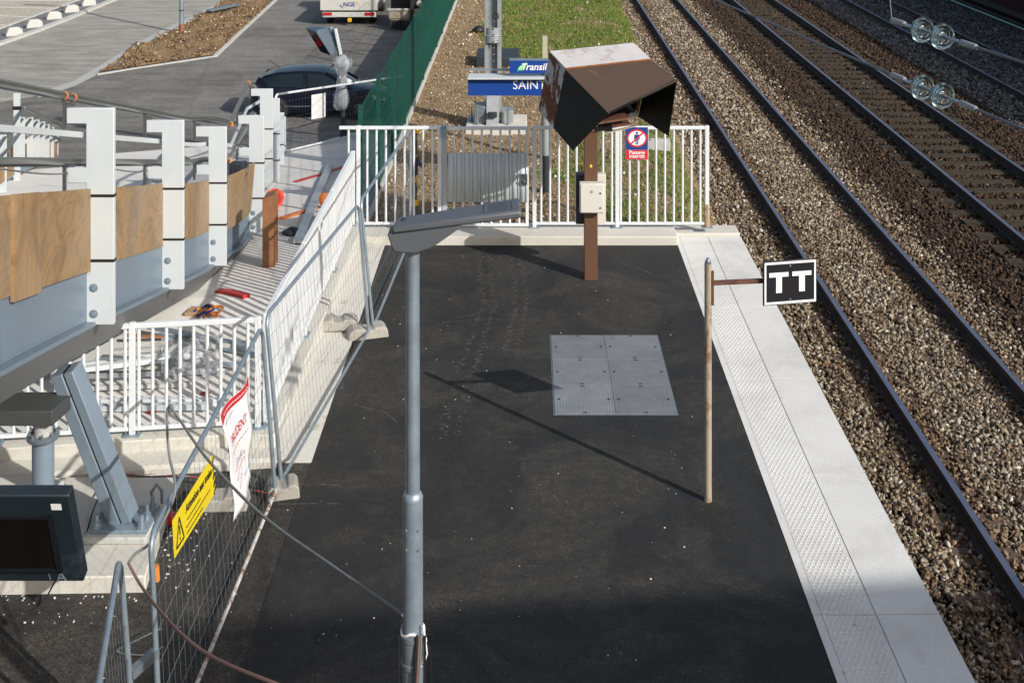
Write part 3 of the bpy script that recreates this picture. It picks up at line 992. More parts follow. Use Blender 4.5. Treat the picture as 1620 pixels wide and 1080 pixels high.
# white chips and dusty tyre prints on the asphalt
P, S = [], []
while len(P) < 130:
    x, y = rng.uniform(-1.9, 2.05), rng.uniform(7.8, 17)
    if mnoise.noise(Vector((x * .9, y * .7, 2))) < rng.uniform(-.5, .45): continue
    P.append((x, y, 0.002)); S.append(rng.choice([0.004, 0.004, 0.005, 0.006, 0.009]))
for _ in range(110):
    x, y = rng.uniform(-4.6, -2.0), rng.uniform(7.4, 10.9)
    P.append((x, y, 0.0)); S.append(rng.choice([0.004, 0.005, 0.007, 0.01]))
for _ in range(40):
    x = rng.uniform(-4.3, -2.9)
    P.append((x, 9.25 - 0.35 * rng.random() ** 2, 0.0)); S.append(rng.choice([0.006, 0.009, 0.013]))
for _ in range(60):
    y = 9.3 + 1.3 * rng.random()
    P.append((-2.85 - 0.12 * (y - 9.3) + 0.3 * rng.random() ** 2, y, 0.0)); S.append(rng.choice([0.006, 0.009, 0.013]))
tag(scatter('stone_chips', P, S, 'chips_white', 0.7), 'small white stone chips littering the black asphalt', 'stone chips', kind='stuff')
plain('tyre_dust', (0.13, 0.12, 0.105), 0.95, var=0.3)
tm = MB()
def tread(path, w):
    pts = [Vector((x, y, 0.0022)) for x, y in path]
    for a, b_ in zip(pts[:-1], pts[1:]):
        L = (b_ - a).length; d = (b_ - a).normalized(); sdv = Vector((-d.y, d.x, 0))
        for i in range(int(L / 0.034)):
            c = a + d * i * 0.034
            for sx in (-1, 1):
                if rng.random() < 0.38: continue
                u = rng.uniform(0.2, 1.0)
                p = c + sdv * sx * w * rng.uniform(0.15, 0.5); q = p + sdv * sx * w * 0.35 * u + d * 0.012
                t = rng.uniform(0.003, 0.006)
                tm.add([p - d * t, q - d * t, q + d * t, p + d * t], [(0, 1, 2, 3)])
tread([(-0.575, 16.8), (-0.50, 15.6), (-0.44, 14.9), (-0.55, 13.9), (-0.66, 12.9), (-0.72, 11.6)], 0.16)
tread([(-0.16, 16.7), (-0.06, 15.4), (-0.07, 14.5), (-0.19, 13.4)], 0.15)
def scuff(pts, w=.006):
    P_ = smooth2([on(x, y, .0022) for x, y in pts])
    for a, b_ in zip(P_[:-1], P_[1:]):
        if rng.random() < .25: continue
        d = (b_ - a).normalized(); sdv = Vector((-d.y, d.x, 0)) * w * rng.uniform(.3, 1)
        tm.add([a - sdv, b_ - sdv, b_ + sdv, a + sdv], [(0, 1, 2, 3)])
def smooth2(P_, n=8):
    return [P_[i].lerp(P_[i + 1], k / n) for i in range(len(P_) - 1) for k in range(n)] + [P_[-1]]
scuff([(722, 501), (745, 499), (765, 490), (798, 482)]); scuff([(452, 766), (500, 765), (541, 767)], .005); scuff([(440, 797), (490, 796), (538, 796)], .005)
scuff([(985, 418), (1010, 424), (1030, 433)]); scuff([(700, 380 + 130), (760, 505), (850, 506)], .004); scuff([(560, 640), (610, 652), (628, 668)], .005)
tm_o = build(tm, 'tyre_prints', 'tyre_dust', fix=False)
tag(tm_o, 'dusty pale tyre prints running down the black asphalt', 'tyre prints', kind='stuff')

# ================================================================== OBJECTS
X_, Y_, Z_ = Vector((1, 0, 0)), Vector((0, 1, 0)), Vector((0, 0, 1))

# ------------------------------------------------------------------ white bar railings
BARS = {}
def bar_src(h, r=0.0165):
    key = round(h, 3)
    if key not in BARS:
        m = MB(); m.cyl((0, 0, 0), (0, 0, h), r, 8)
        BARS[key] = mesh_from('bar', m.v, m.f, 'white_paint')
    return BARS[key]
def put(me, name, loc, parent):
    o = bpy.data.objects.new(name, me); col.objects.link(o); o.parent = parent
    o.location = Vector(loc) - wloc(parent)
    return o
def railing(root, p0, p1, zb, zt, spacing, posts, rail=0.05, flat=False, foot=True, postz=None):
    p0, p1 = Vector(p0), Vector(p1)
    d = p1 - p0; L = d.length; t = d.normalized()
    m = MB(); m.beam(p0 + Z_ * zt, p1 + Z_ * zt, rail, rail * 0.9); build(m, 'top_rail', 'white_paint', root, origin=p0 + Z_ * zt, bevel=0.006)
    m = MB(); m.beam(p0 + Z_ * (zb + 0.06), p1 + Z_ * (zb + 0.06), rail * 0.8, 0.035); build(m, 'bottom_rail', 'white_paint', root, origin=p0 + Z_ * zb, bevel=0.005)
    me = bar_src(zt - zb - 0.09)
    if flat:
        fm = MB(); fm.box(-0.025, 0.025, -0.010, 0.010, 0, zt - zb - 0.09); me = mesh_from('bar', fm.v, fm.f, 'white_paint')
    n = int(L / spacing)
    for i in range(1, n):
        s = i * L / n
        if any(abs(s - q) < 0.05 for q in posts): continue
        put(me, 'bar', p0 + t * s + Z_ * (zb + 0.07), root)
    for q in posts:
        c = p0 + t * q
        zz = zb - 0.0 if postz is None else postz
        m = MB(); m.obox(c + Z_ * ((zz + zt + 0.03) / 2), t * 0.028, t.cross(Z_) * 0.028, Z_ * ((zt + 0.03 - zz) / 2))
        po = build(m, 'post', 'white_paint', root, origin=c + Z_ * zz, bevel=0.005)
        if foot:
            m = MB(); m.obox(c + Z_ * (zz + 0.008), t * 0.075, t.cross(Z_) * 0.055, Z_ * 0.008)
            m.cyl(c + t * 0.055 + Z_ * (zz + 0.01), c + t * 0.055 + Z_ * (zz + 0.035), 0.012, 6)
            m.cyl(c - t * 0.055 + Z_ * (zz + 0.01), c - t * 0.055 + Z_ * (zz + 0.035), 0.012, 6)
            build(m, 'foot_plate', 'galv', po)

FY = 17.43
r1 = thing('metal_railing', 'white bar railing at the platform end, left of the gate', 'railing', (-2.64, FY, 0.12))
railing(r1, (-2.64, FY, 0), (-1.19, FY, 0), 0.12, 1.53, 0.125, [0.27, 1.42])
r2 = thing('metal_railing', 'white bar railing at the platform end, from the gate to the track', 'railing', (0.09, FY, 0.12))
railing(r2, (0.09, FY, 0), (2.59, FY, 0), 0.12, 1.53, 0.125, [0.03, 1.20, 2.47])
m = MB(); m.lathe((2.56, FY, 0.125), Z_, [(0.045, 0), (0.042, 0.1), (0.036, 0.2), (0.040, 0.27), (0.034, 0.33)], 10)
build(m, 'post_wrap', 'carton', r2)
# gate
gt = thing('gate', 'white bar gate with a ribbed grey sheet panel and black lock', 'gate', (-0.55, FY, 0.12))
gx0, gx1 = -1.15, 0.035
m = MB()
m.box(gx0, gx1, FY - 0.022, FY + 0.022, 1.50, 1.545); m.box(gx0, gx1, FY - 0.022, FY + 0.022, 0.14, 0.18)
m.box(gx1 - 0.04, gx1 + 0.004, FY - 0.024, FY + 0.024, 0.14, 1.545)
build(m, 'frame', 'white_paint', gt, bevel=0.004)
m = MB(); m.box(gx0 - 0.035, gx0 + 0.035, FY - 0.035, FY + 0.035, 0.10, 1.56)
hp = build(m, 'hinge_post', 'gate_grey', gt, bevel=0.006)
m = MB(); m.box(gx0 - 0.05, gx0 + 0.03, FY - 0.055, FY - 0.02, 1.40, 1.56); m.cyl((gx0 - 0.02, FY - 0.06, 1.46), (gx0 - 0.02, FY - 0.06, 1.54), 0.02, 8)
build(m, 'hinge', 'galv', hp)
me = bar_src(1.34)
for i in range(1, 9):
    put(me, 'bar', (gx0 + i * (gx1 - gx0) / 9, FY, 0.17), gt)
m = MB()
ribs = []
nx = 10
for i in range(nx):
    xa = -1.10 + i * 0.112
    ribs += [(xa, FY - 0.030), (xa + 0.078, FY - 0.030), (xa + 0.092, FY - 0.045), (xa + 0.104, FY - 0.045)]
ribs.append((-1.10 + nx * 0.112, FY - 0.030))
for (a, c), (b_, d) in zip(ribs[:-1], ribs[1:]):
    m.add([(a, c, 0.49), (b_, d, 0.49), (b_, d, 1.18), (a, c, 1.18)], [(0, 1, 2, 3)])
sp = build(m, 'sheet_panel', 'blade_white', gt, fix=False, sharp=10)
sm = sp.modifiers.new('solid', 'SOLIDIFY'); sm.thickness = 0.003
m = MB(); m.box(-0.06, 0.02, FY - 0.075, FY - 0.047, 0.74, 0.89)
lk = build(m, 'lock', 'box_dark', gt, bevel=0.006)
m = MB(); m.cyl((-0.02, FY - 0.12, 0.80), (-0.02, FY - 0.075, 0.80), 0.012, 8); m.beam((-0.02, FY - 0.115, 0.80), (-0.05, FY - 0.115, 0.84), 0.014, 0.014)
build(m, 'handle', 'galv_dark', lk)

# railing on the low wall, and across
r3 = thing('metal_railing', 'white bar railing on the low wall running along the platform left side', 'railing', (-2.43, 11.5, 0.2))
railing(r3, (-2.43, 11.50, 0), (-2.43, 17.36, 0), 0.20, 1.20, 0.152, [0.03, 2.02, 4.0, 5.8], rail=0.055, flat=True)
r4 = thing('metal_railing', 'white bar railing on the cross wall beneath the steel ramp', 'railing', (-2.43, 11.47, 0.2))
q0 = A0 + dA * 0.16; q1 = A0 + dA * 4.2
railing(r4, (q0.x, q0.y, 0), (q1.x, q1.y, 0), 0.20, 1.20, 0.122, [0.03, 1.16, 2.36, 3.5])

# ------------------------------------------------------------------ steel ramp with blade posts
WEB = [(3.5, -2.8, 3.50), (5.0, -3.02, 3.08), (7.7, -3.33, 2.36), (10.0, -3.56, 1.74), (12.8, -3.775, 0.98), (15.55, -4.0, 0.25), (18.4, -4.13, -0.27), (21.8, -4.70, -0.59), (24.6, -5.14, -1.37), (27.4, -5.60, -2.3), (30.2, -6.1, -3.05)]
def web(Y):
    for k in range(len(WEB) - 1):
        if WEB[k][0] <= Y <= WEB[k + 1][0]:
            p0, p1 = WEB[max(0, k - 1)], WEB[k]
            p2, p3 = WEB[k + 1], WEB[min(len(WEB) - 1, k + 2)]
            t = (Y - p1[0]) / (p2[0] - p1[0])
            out = []
            for c in (1, 2):
                m1 = (p2[c] - p0[c]) / (p2[0] - p0[0]) * (p2[0] - p1[0]); m2 = (p3[c] - p1[c]) / (p3[0] - p1[0]) * (p2[0] - p1[0])
                h = (2 * t**3 - 3 * t**2 + 1) * p1[c] + (t**3 - 2 * t**2 + t) * m1 + (-2 * t**3 + 3 * t**2) * p2[c] + (t**3 - t**2) * m2
                out.append(h)
            return out
ramp = thing('steel_ramp', 'grey steel access ramp with white blade posts, plywood infill and steel handrails', 'ramp', (-3.6, 10, 0))
ys = [3.6 + i * 0.35 for i in range(75)]
def sweep(prof, ylist):
    m = MB(); n = len(prof)
    for y in ylist:
        X, Z = web(y)
        m.v += [Vector((X + a, y, Z + c)) for a, c in prof]
    for i in range(len(ylist) - 1):
        for k in range(n):
            k2 = (k + 1) % n
            m.f.append([i * n + k, i * n + k2, (i + 1) * n + k2, (i + 1) * n + k])
    m.f.append(list(range(n))); m.f.append([(len(ylist) - 1) * n + k for k in reversed(range(n))])
    return m
build(sweep([(0, 0.02), (0, 0.62), (-0.03, 0.62), (-0.03, 0.02)], ys), 'web', 'girder', ramp, sharp=40)
build(sweep([(0.075, -0.015), (0.075, 0.018), (-0.3, 0.018), (-0.3, -0.015)], ys), 'flange', 'girder', ramp, sharp=40)
build(sweep([(0.055, -0.017), (-0.06, -0.26), (-0.5, -0.30), (-0.5, -0.017)], ys), 'box_girder', 'girder_shaded', ramp, sharp=40)
build(sweep([(-0.032, 0.35), (-0.032, 0.42), (-1.7, 0.42), (-1.7, 0.35)], ys), 'deck', 'kerb_grey', ramp, sharp=40)
build(sweep([(-1.7, 0.0), (-1.7, 0.62), (-1.73, 0.62), (-1.73, 0.0)], ys), 'inner_web', 'girder', ramp, sharp=40)
PY_ = [3.8, 6.7, 10.0, 12.8, 15.55, 18.4, 21.8, 24.6, 27.4, 30.0]
BW, BT, BH = 0.225, 0.05, 1.75
bl = MB()
outline = [(0, 0), (BW, 0), (BW, BH), (-0.16, BH), (-0.16, BH - 0.125), (0, BH - 0.125), (0, 1.27), (-0.15, 1.27), (-0.15, 1.145), (0, 1.145)]
bl.prism([Vector((a, BT / 2, c)) for a, c in outline], (0, -BT, 0))
bolt = MB(); bolt.lathe((0, 0, 0), (0, -1, 0), [(0.036, 0), (0.036, 0.004), (0.0235, 0.0042), (0.0235, 0.013), (0.012, 0.0132), (0.012, 0.018)], 8)
band = MB(); band.box(-0.004, BW + 0.004, -BT / 2 - 0.004, BT / 2 + 0.004, -0.011, 0.011)
brk = MB()
brk.box(-0.195, -0.172, -0.015, 0.015, -0.14, 0.10)
brk.box(-0.171, -0.10, -0.012, 0.012, 0.045, 0.065)
blade_me, bolt_me, band_me, brk_me = (mesh_from(nm, q.v, q.f, mt) for q, nm, mt in ((bl, 'blade_post', 'blade_white'), (bolt, 'bolt', 'galv'), (band, 'strap', 'black_strap'), (brk, 'rail_bracket', 'stainless')))
for i, y in enumerate(PY_):
    X, Z = web(y)
    o = Vector((X, y, Z))
    p = put(blade_me, 'blade_post', o, ramp)
    md = p.modifiers.new('bevel', 'BEVEL'); md.width = 0.006; md.segments = 2; md.limit_method = 'ANGLE'
    for z in (0.09, 0.30): put(bolt_me, 'bolt', o + Vector((0.062, -BT / 2, z)), p)
    for z in (0.52, 1.045): put(band_me, 'strap', o + Z_ * z, p)
    for z in (BH - 0.03, 1.22): put(brk_me, 'rail_bracket', o + Z_ * z, p)
def along(dx, dz, ylist):
    return [Vector((web(y)[0] + dx, y, web(y)[1] + dz)) for y in ylist]
yl = [3.6 + i * 0.5 for i in range(53)]
ya_ = [y for y in yl if y < 16.4]; yb_ = [y for y in yl if y > 22.4]
def kinked(dx, dz, k0, k1): return along(dx, dz, ya_) + [at(*k0, 17.2), at(*k1, 21.6)] + along(dx, dz, yb_)
m = MB(); m.tube(kinked(-0.183, BH + 0.095, (364, 197), (393, 132)), 0.036, 12); hr = build(m, 'handrail', 'stainless', ramp)
m = MB(); m.tube(kinked(-0.183, 1.31, (362, 254), (390, 203)), 0.034, 12); build(m, 'handrail', 'stainless', ramp)
mr_ = kinked(-0.05, 1.53, (365, 231), (391, 172))
m = MB()
for a, b_ in zip(mr_[:-1], mr_[1:]): m.beam(a, b_, 0.03, 0.045)
build(m, 'mid_rail', 'blade_white', ramp)
for kp in (((364, 197), 17.2), ((393, 132), 21.6), ((362, 254), 17.2)):
    c = at(*kp[0], kp[1]); m = MB(); m.lathe(c - Z_ * .04, Z_, [(.02, 0), (.045, .02), (.045, .06), (.02, .08)], 10); build(m, 'tape', 'orange_tape', ramp)
for k, (ya, yb) in enumerate([(9.95, 9.99), (10.2, 10.24)]):
    m = MB(); m.tube(along(-0.183, BH + 0.095, [ya, yb]), 0.039, 12); build(m, 'tape', 'orange_tape', hr)
# cable tied under the lower handrail
m = MB()
pts = []
for i in range(40):
    y = 6.5 + i * 0.22
    X, Z = web(y); pts.append(Vector((X - 0.18, y, Z + 1.265 - 0.05 * abs(math.sin(y * 1.12)))))
m.tube(pts, 0.007, 6); build(m, 'rail_cable', 'cable_grey', ramp)
# plywood sheets behind the blades
def ply(ya, yb, z0, z1, dx=0.012, name='plywood_sheet', mat='plywood', th=0.02, tilt=0.0):
    m = MB()
    n = max(1, int((yb - ya) / 0.5))
    Ys = [ya + (yb - ya) * i / n for i in range(n + 1)]
    for y in Ys:
        X, Z = web(y)
        for a, c in ((dx, z0), (dx + tilt, z1), (dx + tilt - th, z1), (dx - th, z0)):
            m.v.append(Vector((X + a, y, Z + c)))
    for i in range(n):
        for k in range(4):
            k2 = (k + 1) % 4
            m.f.append([i * 4 + k, i * 4 + k2, i * 4 + 4 + k2, i * 4 + 4 + k])
    m.f.append([0, 1, 2, 3]); m.f.append([n * 4 + k for k in (3, 2, 1, 0)])
    return build(m, name, mat, ramp, origin=Vector((web(ya)[0], ya, web(ya)[1])))
ply(3.7, 6.2, 0.44, 1.10, 0.012)
ply(6.25, 8.95, 0.44, 1.095, 0.012)
ply(8.6, 9.98, 0.43, 1.095, 0.036)
ply(8.02, 8.62, 0.40, 1.10, 0.040, 'plank', 'plank', 0.03)
ply(10.04, 12.78, 0.44, 1.09, 0.012)
ply(12.84, 15.5, 0.44, 1.08, 0.012)
ply(15.62, 16.6, 0.30, 1.02, 0.012, 'plank', 'dark_timber')
ply(16.3, 18.2, 0.34, 1.08, 0.05, 'plywood_sheet', 'plywood', 0.02, 0.06)
ply(18.5, 21.7, 0.44, 1.1, 0.012)
# wooden prop and black bin by the ramp
m = MB(); b0 = onf(424, 424)
m.prism([b0 + Vector((-0.075, 0, 0)), b0 + Vector((0.075, 0, 0)), b0 + Vector((0.075, 0, 0.98)), b0 + Vector((-0.075, 0, 0.92))], (0, 0.30, 0))
tag(build(m, 'timber_prop', 'timber_brown', origin=b0), 'brown timber prop standing under the curved end of the steel ramp', 'timber')
m = MB(); c = at(377, 279, 17.4)
m.obox(c + Z_ * 0.09, X_ * 0.10, Y_ * 0.12, Z_ * 0.10)
for k in range(6): m.box(c.x - 0.10 + k * 0.036, c.x - 0.085 + k * 0.036, c.y - 0.128, c.y - 0.119, c.z, c.z + 0.17)
tag(build(m, 'crate', 'cabinet_dark', origin=c, bevel=0.006), 'small black ribbed plastic crate standing on the ramp deck', 'crate')

# supports of the ramp
leg = thing('ramp_support', 'leaning grey steel leg bolted to a concrete pad under the ramp', 'steel leg', (-3.24, 9.93, 0.12))
pb, pt_ = Vector((-3.24, 9.93, 0.20)), Vector((-3.66, 9.80, 1.46))
ax = (pt_ - pb).normalized()
side = Vector((1, -0.10, 0)); side = (side - ax * side.dot(ax)).normalized(); dep = ax.cross(side)
m = MB()
m.obox((pb + pt_) / 2 + side * -0.044, side * 0.052, dep * 0.085, (pt_ - pb) / 2)
build(m, 'channel', 'strut', leg, bevel=0.008)
m = MB(); m.obox((pb + pt_) / 2 + side * 0.062, side * 0.040, dep * 0.085, (pt_ - pb) / 2)
build(m, 'channel', 'strut', leg, bevel=0.008)
m = MB(); m.obox((pb + pt_) / 2 + side * 0.012, side * 0.012, dep * 0.06, (pt_ - pb) / 2)
build(m, 'joint_strip', 'dark_rubber', leg)
m = MB(); m.box(-3.45, -3.0, 9.75, 10.12, 0.175, 0.205); bp = build(m, 'base_plate', 'strut', leg, bevel=0.006)
m = MB(); m.box(-3.49, -2.99, 9.70, 10.16, 0.12, 0.176); build(m, 'grout_bed', 'grout', leg, bevel=0.012)
for (x, y) in ((-3.41, 9.80), (-3.41, 10.06), (-3.05, 9.79), (-3.05, 9.93), (-3.05, 10.07)):
    m = MB(); m.lathe((x, y, 0.205), Z_, [(0.042, 0), (0.042, 0.012), (0.030, 0.014), (0.030, 0.045), (0.016, 0.047), (0.016, 0.10)], 8); build(m, 'anchor_bolt', 'galv', bp)
m = MB(); m.tube([(-3.06, 10.12, 0.2), (-3.08, 10.14, 0.30), (-3.04, 10.15, 0.36), (-3.0, 10.16, 0.30), (-3.0, 10.16, 0.2)], 0.014, 6); build(m, 'lifting_eye', 'galv_dark', leg)

stub = thing('ramp_bearing', 'round grey steel stub column with flange and bearing block under the ramp', 'bearing', (-3.72, 9.6, 0.12))
bx, by = -3.76, 9.60
m = MB(); m.lathe((bx, by, 0.45), Z_, [(0.083, 0), (0.083, 0.56)], 24); build(m, 'tube_column', 'strut', stub)
m = MB(); m.lathe((bx, by, 1.01), Z_, [(0.118, 0), (0.122, 0.012), (0.122, 0.030), (0.115, 0.034)], 24); fl = build(m, 'flange', 'galv_dark', stub)
for k in range(8):
    a = k * math.tau / 8 + 0.3
    m = MB(); m.lathe((bx + 0.102 * math.cos(a), by + 0.102 * math.sin(a), 1.04), Z_, [(0.014, 0), (0.014, 0.02), (0.007, 0.022), (0.007, 0.04)], 6); build(m, 'bolt', 'galv_dark', fl)
m = MB(); m.lathe((bx, by, 1.044), Z_, [(0.07, 0), (0.066, 0.12)], 20); build(m, 'neck', 'kerb_grey', stub)
m = MB(); m.prism([(bx - 0.34, by - 0.13, 1.165), (bx + 0.12, by - 0.13, 1.165), (bx + 0.17, by + 0.2, 1.165), (bx - 0.34, by + 0.2, 1.165)], (0, 0, 0.115)); build(m, 'bearing_block', 'box_dark', stub, bevel=0.006)
m = MB(); m.prism([(bx - 0.13, by - 0.09, 0.50), (bx + 0.10, by - 0.09, 0.55), (bx + 0.12, by - 0.09, 0.12), (bx + 0.04, by - 0.09, 0.12)], (0, 0.02, 0)); build(m, 'gusset', 'girder', stub)
m = MB(); m.prism([(bx + 0.095, by - 0.1, 0.62), (bx + 0.115, by - 0.1, 0.62), (bx + 0.15, by - 0.1, 0.12), (bx + 0.13, by - 0.1, 0.12)], (0, 0.22, 0)); build(m, 'gusset', 'blade_white', stub)
m = MB(); m.lathe((bx, by, 0.12), Z_, [(0.10, 0), (0.083, 0.34)], 20); build(m, 'column_base', 'strut', stub)

# second flight seen far behind, left
fl2 = thing('far_ramp_flight', 'far flight of the ramp with small white posts and plywood infill', 'ramp', (-10.5, 26, zf(26)))
seq = [(37, 186, 25.4), (50, 186, 26.0), (60, 190, 26.6), (69, 193, 27.2), (76, 197, 27.8), (83, 201, 28.4), (90, 214, 29.0)]
for (px, py, Y) in seq:
    t0 = at(px, py, Y)
    m = MB(); m.prism([t0 + Vector((a, 0, c)) for a, c in [(0.02, 0), (0.02, -0.95), (-0.10, -0.95), (-0.10, -0.55), (-0.2, -0.55), (-0.2, -0.46), (-0.10, -0.46), (-0.10, -0.13), (0.0 - 0.2, -0.13), (-0.2, 0)]], (0, 0.04, 0))
    pp = build(m, 'blade_post', 'blade_white', fl2, origin=t0)
    m = MB(); m.beam(t0 + Vector((0.0, -0.02, -0.02)), t0 + Vector((-0.22, -0.02, -0.30)), 0.02, 0.05); build(m, 'bracket', 'stainless', pp)
m = MB(); m.tube([at(38, 171, 25.0), at(70, 185, 27), at(97, 199, 29)], 0.03, 8); build(m, 'handrail', 'stainless', fl2)
m = MB(); m.tube([at(52, 206, 25.6), at(75, 210, 27.3), at(96, 222, 29)], 0.03, 8); build(m, 'handrail', 'stainless', fl2)
m = MB(); m.tube([at(-5, 238, 22.5), at(37, 171, 25.0)], 0.032, 8); build(m, 'handrail', 'stainless', fl2)
m = MB(); m.tube([at(-5, 255, 22.5), at(16, 232, 23.4), at(36, 204, 25.2)], 0.032, 8); build(m, 'handrail', 'stainless', fl2)
for (a, b_) in [((15, 233), (44, 214)), ((44, 214), (63, 220)), ((63, 220), (79, 224)), ((79, 224), (93, 228))]:
    Ya, Yb = 24 + a[0] * 0.055, 24 + b_[0] * 0.055
    pa, pb_ = at(a[0], a[1], Ya), at(b_[0] - 0.3, b_[1], Yb)
    m = MB(); m.prism([pa, pb_, pb_ - Z_ * 0.75, pa - Z_ * 0.80], (0, 0.03, 0)); build(m, 'plywood_sheet', 'plywood', fl2, origin=pa)
pa, pb_ = at(-30, 268, 22.2), at(22, 252, 23.6)
m = MB(); m.prism([pa, pb_, pb_ - Z_ * 0.30, pa - Z_ * 0.5], (0, 0.03, 0)); build(m, 'plywood_sheet', 'plywood', fl2, origin=pa)
m = MB(); pa, pb_ = at(5, 276, 24.2), at(60, 252, 26.6); m.prism([pa, pb_, pb_ - Z_ * 0.14, pa - Z_ * 0.16], (0, 0.2, 0)); build(m, 'girder', 'girder', fl2)
t0 = at(26, 148, 24.8)
m = MB(); m.box(t0.x - 0.06, t0.x + 0.06, t0.y, t0.y + 0.05, t0.z - 1.9, t0.z); po = build(m, 'tall_post', 'blade_white', fl2, origin=t0)
m = MB(); m.box(t0.x - 0.075, t0.x + 0.075, t0.y - 0.01, t0.y + 0.06, t0.z - 0.33, t0.z - 0.26); build(m, 'strap', 'black_strap', po)
t0 = at(4, 214, 23.2)
m = MB(); m.box(t0.x - 0.12, t0.x + 0.06, t0.y, t0.y + 0.05, t0.z - 1.2, t0.z); build(m, 'blade_post', 'blade_white', fl2, origin=t0)

# ------------------------------------------------------------------ site fence panels (welded mesh in tube frames) and their feet
def site_panel(name, label, p0, p1, z0, z1, lean0=(0, 0), lean1=(0, 0), tube=0.0175, mats=('galv', 'galv', 'galv'), round_=0.12, g0=0.0, g1=0.0, nv=None):
    """p0,p1: foot points (x,y); lean: xy offset of the top"""
    B0, B1 = Vector((p0[0], p0[1], g0 + z0)), Vector((p1[0], p1[1], g1 + z0))
    T0 = Vector((p0[0] + lean0[0], p0[1] + lean0[1], g0 + z1)); T1 = Vector((p1[0] + lean1[0], p1[1] + lean1[1], g1 + z1))
    root = thing(name, label, 'site fence', (B0 + B1) / 2 - Z_ * z0)
    tv, bv = (T1 - T0).normalized(), (B1 - B0).normalized()
    u0, u1 = (T0 - B0).normalized(), (T1 - B1).normalized()
    def arc(c, a, b_, n=6):
        return [c + a * round_ * (1 - math.sin(t)) + b_ * round_ * (1 - math.cos(t)) for t in [i * math.pi / 2 / n for i in range(n + 1)]]
    m = MB(); m.tube([B0 - Z_ * (z0 - 0.02)] + arc(T0, -u0, tv) , tube, 10); build(m, 'upright', mats[0], root, origin=B0)
    m = MB(); m.tube([T0 + tv * round_, T1 - tv * round_], tube, 10); build(m, 'top_tube', mats[0], root, origin=T0)
    m = MB(); m.tube([B1 - Z_ * (z0 - 0.02)] + arc(T1, -u1, -tv), tube, 10); build(m, 'upright', mats[0], root, origin=B1)
    m = MB(); m.tube([B0, B1], tube * 0.85, 10); build(m, 'bottom_tube', mats[1], root, origin=B0)
    w = MB()
    L = (B1 - B0).length
    n = nv or int(L / 0.105)
    for i in range(1, n):
        t = i / n
        a, b_ = B0.lerp(B1, t), T0.lerp(T1, t)
        w.tube([a, b_], 0.0013, 3, cap=False)
    for k in range(1, 7):
        t = k / 7
        w.tube([B0.lerp(T0, t), B1.lerp(T1, t)], 0.0017, 3, cap=False)
    wm = build(w, 'wire_mesh', mats[2], root, fix=False, origin=B0); wm['kind'] = 'stuff'
    return root, (lambda s, t: B0.lerp(B1, s).lerp(T0.lerp(T1, s), t))

rootA, surfA = site_panel('site_fence_panel', 'mesh site fence panel carrying the yellow sign and white banner', (-2.19, 7.42), (-2.14, 10.55), 0.10, 1.50, (-0.07, 0), (-0.12, 0), mats=('galv', 'rusty_tube', 'galv_dark'))
rootB, surfB = site_panel('site_fence_panel', 'mesh site fence panel nearest the viewer in the lower left corner', (-2.26, 7.22), (-1.55, 4.1), 0.10, 1.50, (-0.12, 0), (-0.1, 0), mats=('galv', 'galv_dark', 'galv_dark'))
rootC, surfC = site_panel('site_fence_panel', 'mesh site fence panel standing along the low white wall', (-2.12, 10.72), (-1.77, 13.92), 0.10, 1.52, (-0.14, 0), (-0.12, 0), mats=('galv', 'galv', 'galv_dark'))
rootD, surfD = site_panel('site_fence_panel', 'mesh site fence panel reaching from the wall to the end railing', (-1.73, 14.02), (-1.60, 17.05), 0.10, 1.53, (-0.15, 0), (-0.02, 0.28), mats=('galv', 'galv', 'galv_dark'))
pE, pF = onf(436, 247), onf(640, 198)
rootE, surfE = site_panel('site_fence_panel', 'mesh site fence panel with a blank white notice before the dark car', (pE.x, pE.y), (pF.x, pF.y), 0.06, 1.44, tube=0.028, mats=('white_paint', 'white_paint', 'galv_dark'), g0=zf(pE.y), g1=zf(pF.y), nv=46)
m = MB(); s0, s1 = surfE(0.27, 0.42), surfE(0.38, 0.86)
nE = Vector((0.35, -0.94, 0)) * 0.02
m.prism([surfE(0.235, 0.46) + nE, surfE(0.335, 0.46) + nE, surfE(0.335, 0.90) + nE, surfE(0.235, 0.90) + nE], (0, 0.004, 0))
tag(build(m, 'notice', 'sign_white', origin=s0), 'blank white notice hung on the mesh fence before the dark car', 'notice')
m = MB(); m.tube([surfA(0.02, 0.78), surfA(0.02, 0.845)], 0.0225, 10); build(m, 'tape', 'orange_tape', rootA)
m = MB(); c0 = surfA(0.0, 0.50); m.beam(c0, surfB(0.0, 0.50), 0.05, 0.05); build(m, 'clamp', 'galv_dark', rootA)

def foot(c, ang, label, k=1.0):
    m = MB()
    prof = [(-0.33, 0), (0.33, 0), (0.31, 0.09), (0.24, 0.125), (0.10, 0.125), (0.07, 0.10), (-0.07, 0.10), (-0.10, 0.125), (-0.24, 0.125), (-0.31, 0.09)]
    d = Vector((math.cos(ang), math.sin(ang), 0)); n = Vector((-d.y, d.x, 0))
    m.prism([Vector(c) + d * a * k - n * 0.11 + Z_ * z for a, z in prof], n * 0.22)
    o = build(m, 'fence_block', 'foot_block', origin=c, bevel=0.014)
    return tag(o, label, 'concrete block', 'feet of the site fence')
foot((-2.10, 10.66, 0.0), 0.25, 'pale concrete foot holding the site fence by the red white tape', 0.42)
foot((-1.80, 13.98, 0.004), 0.30, 'concrete foot of the site fence at the asphalt edge near the wall', 0.7)
foot((-2.62, 10.48, 0.0), 0.05, 'grey concrete foot lying behind the white banner', 0.8)
foot((-2.15, 14.1, 0.05), 0.15, 'mossy concrete foot lying against the low wall', 0.7)

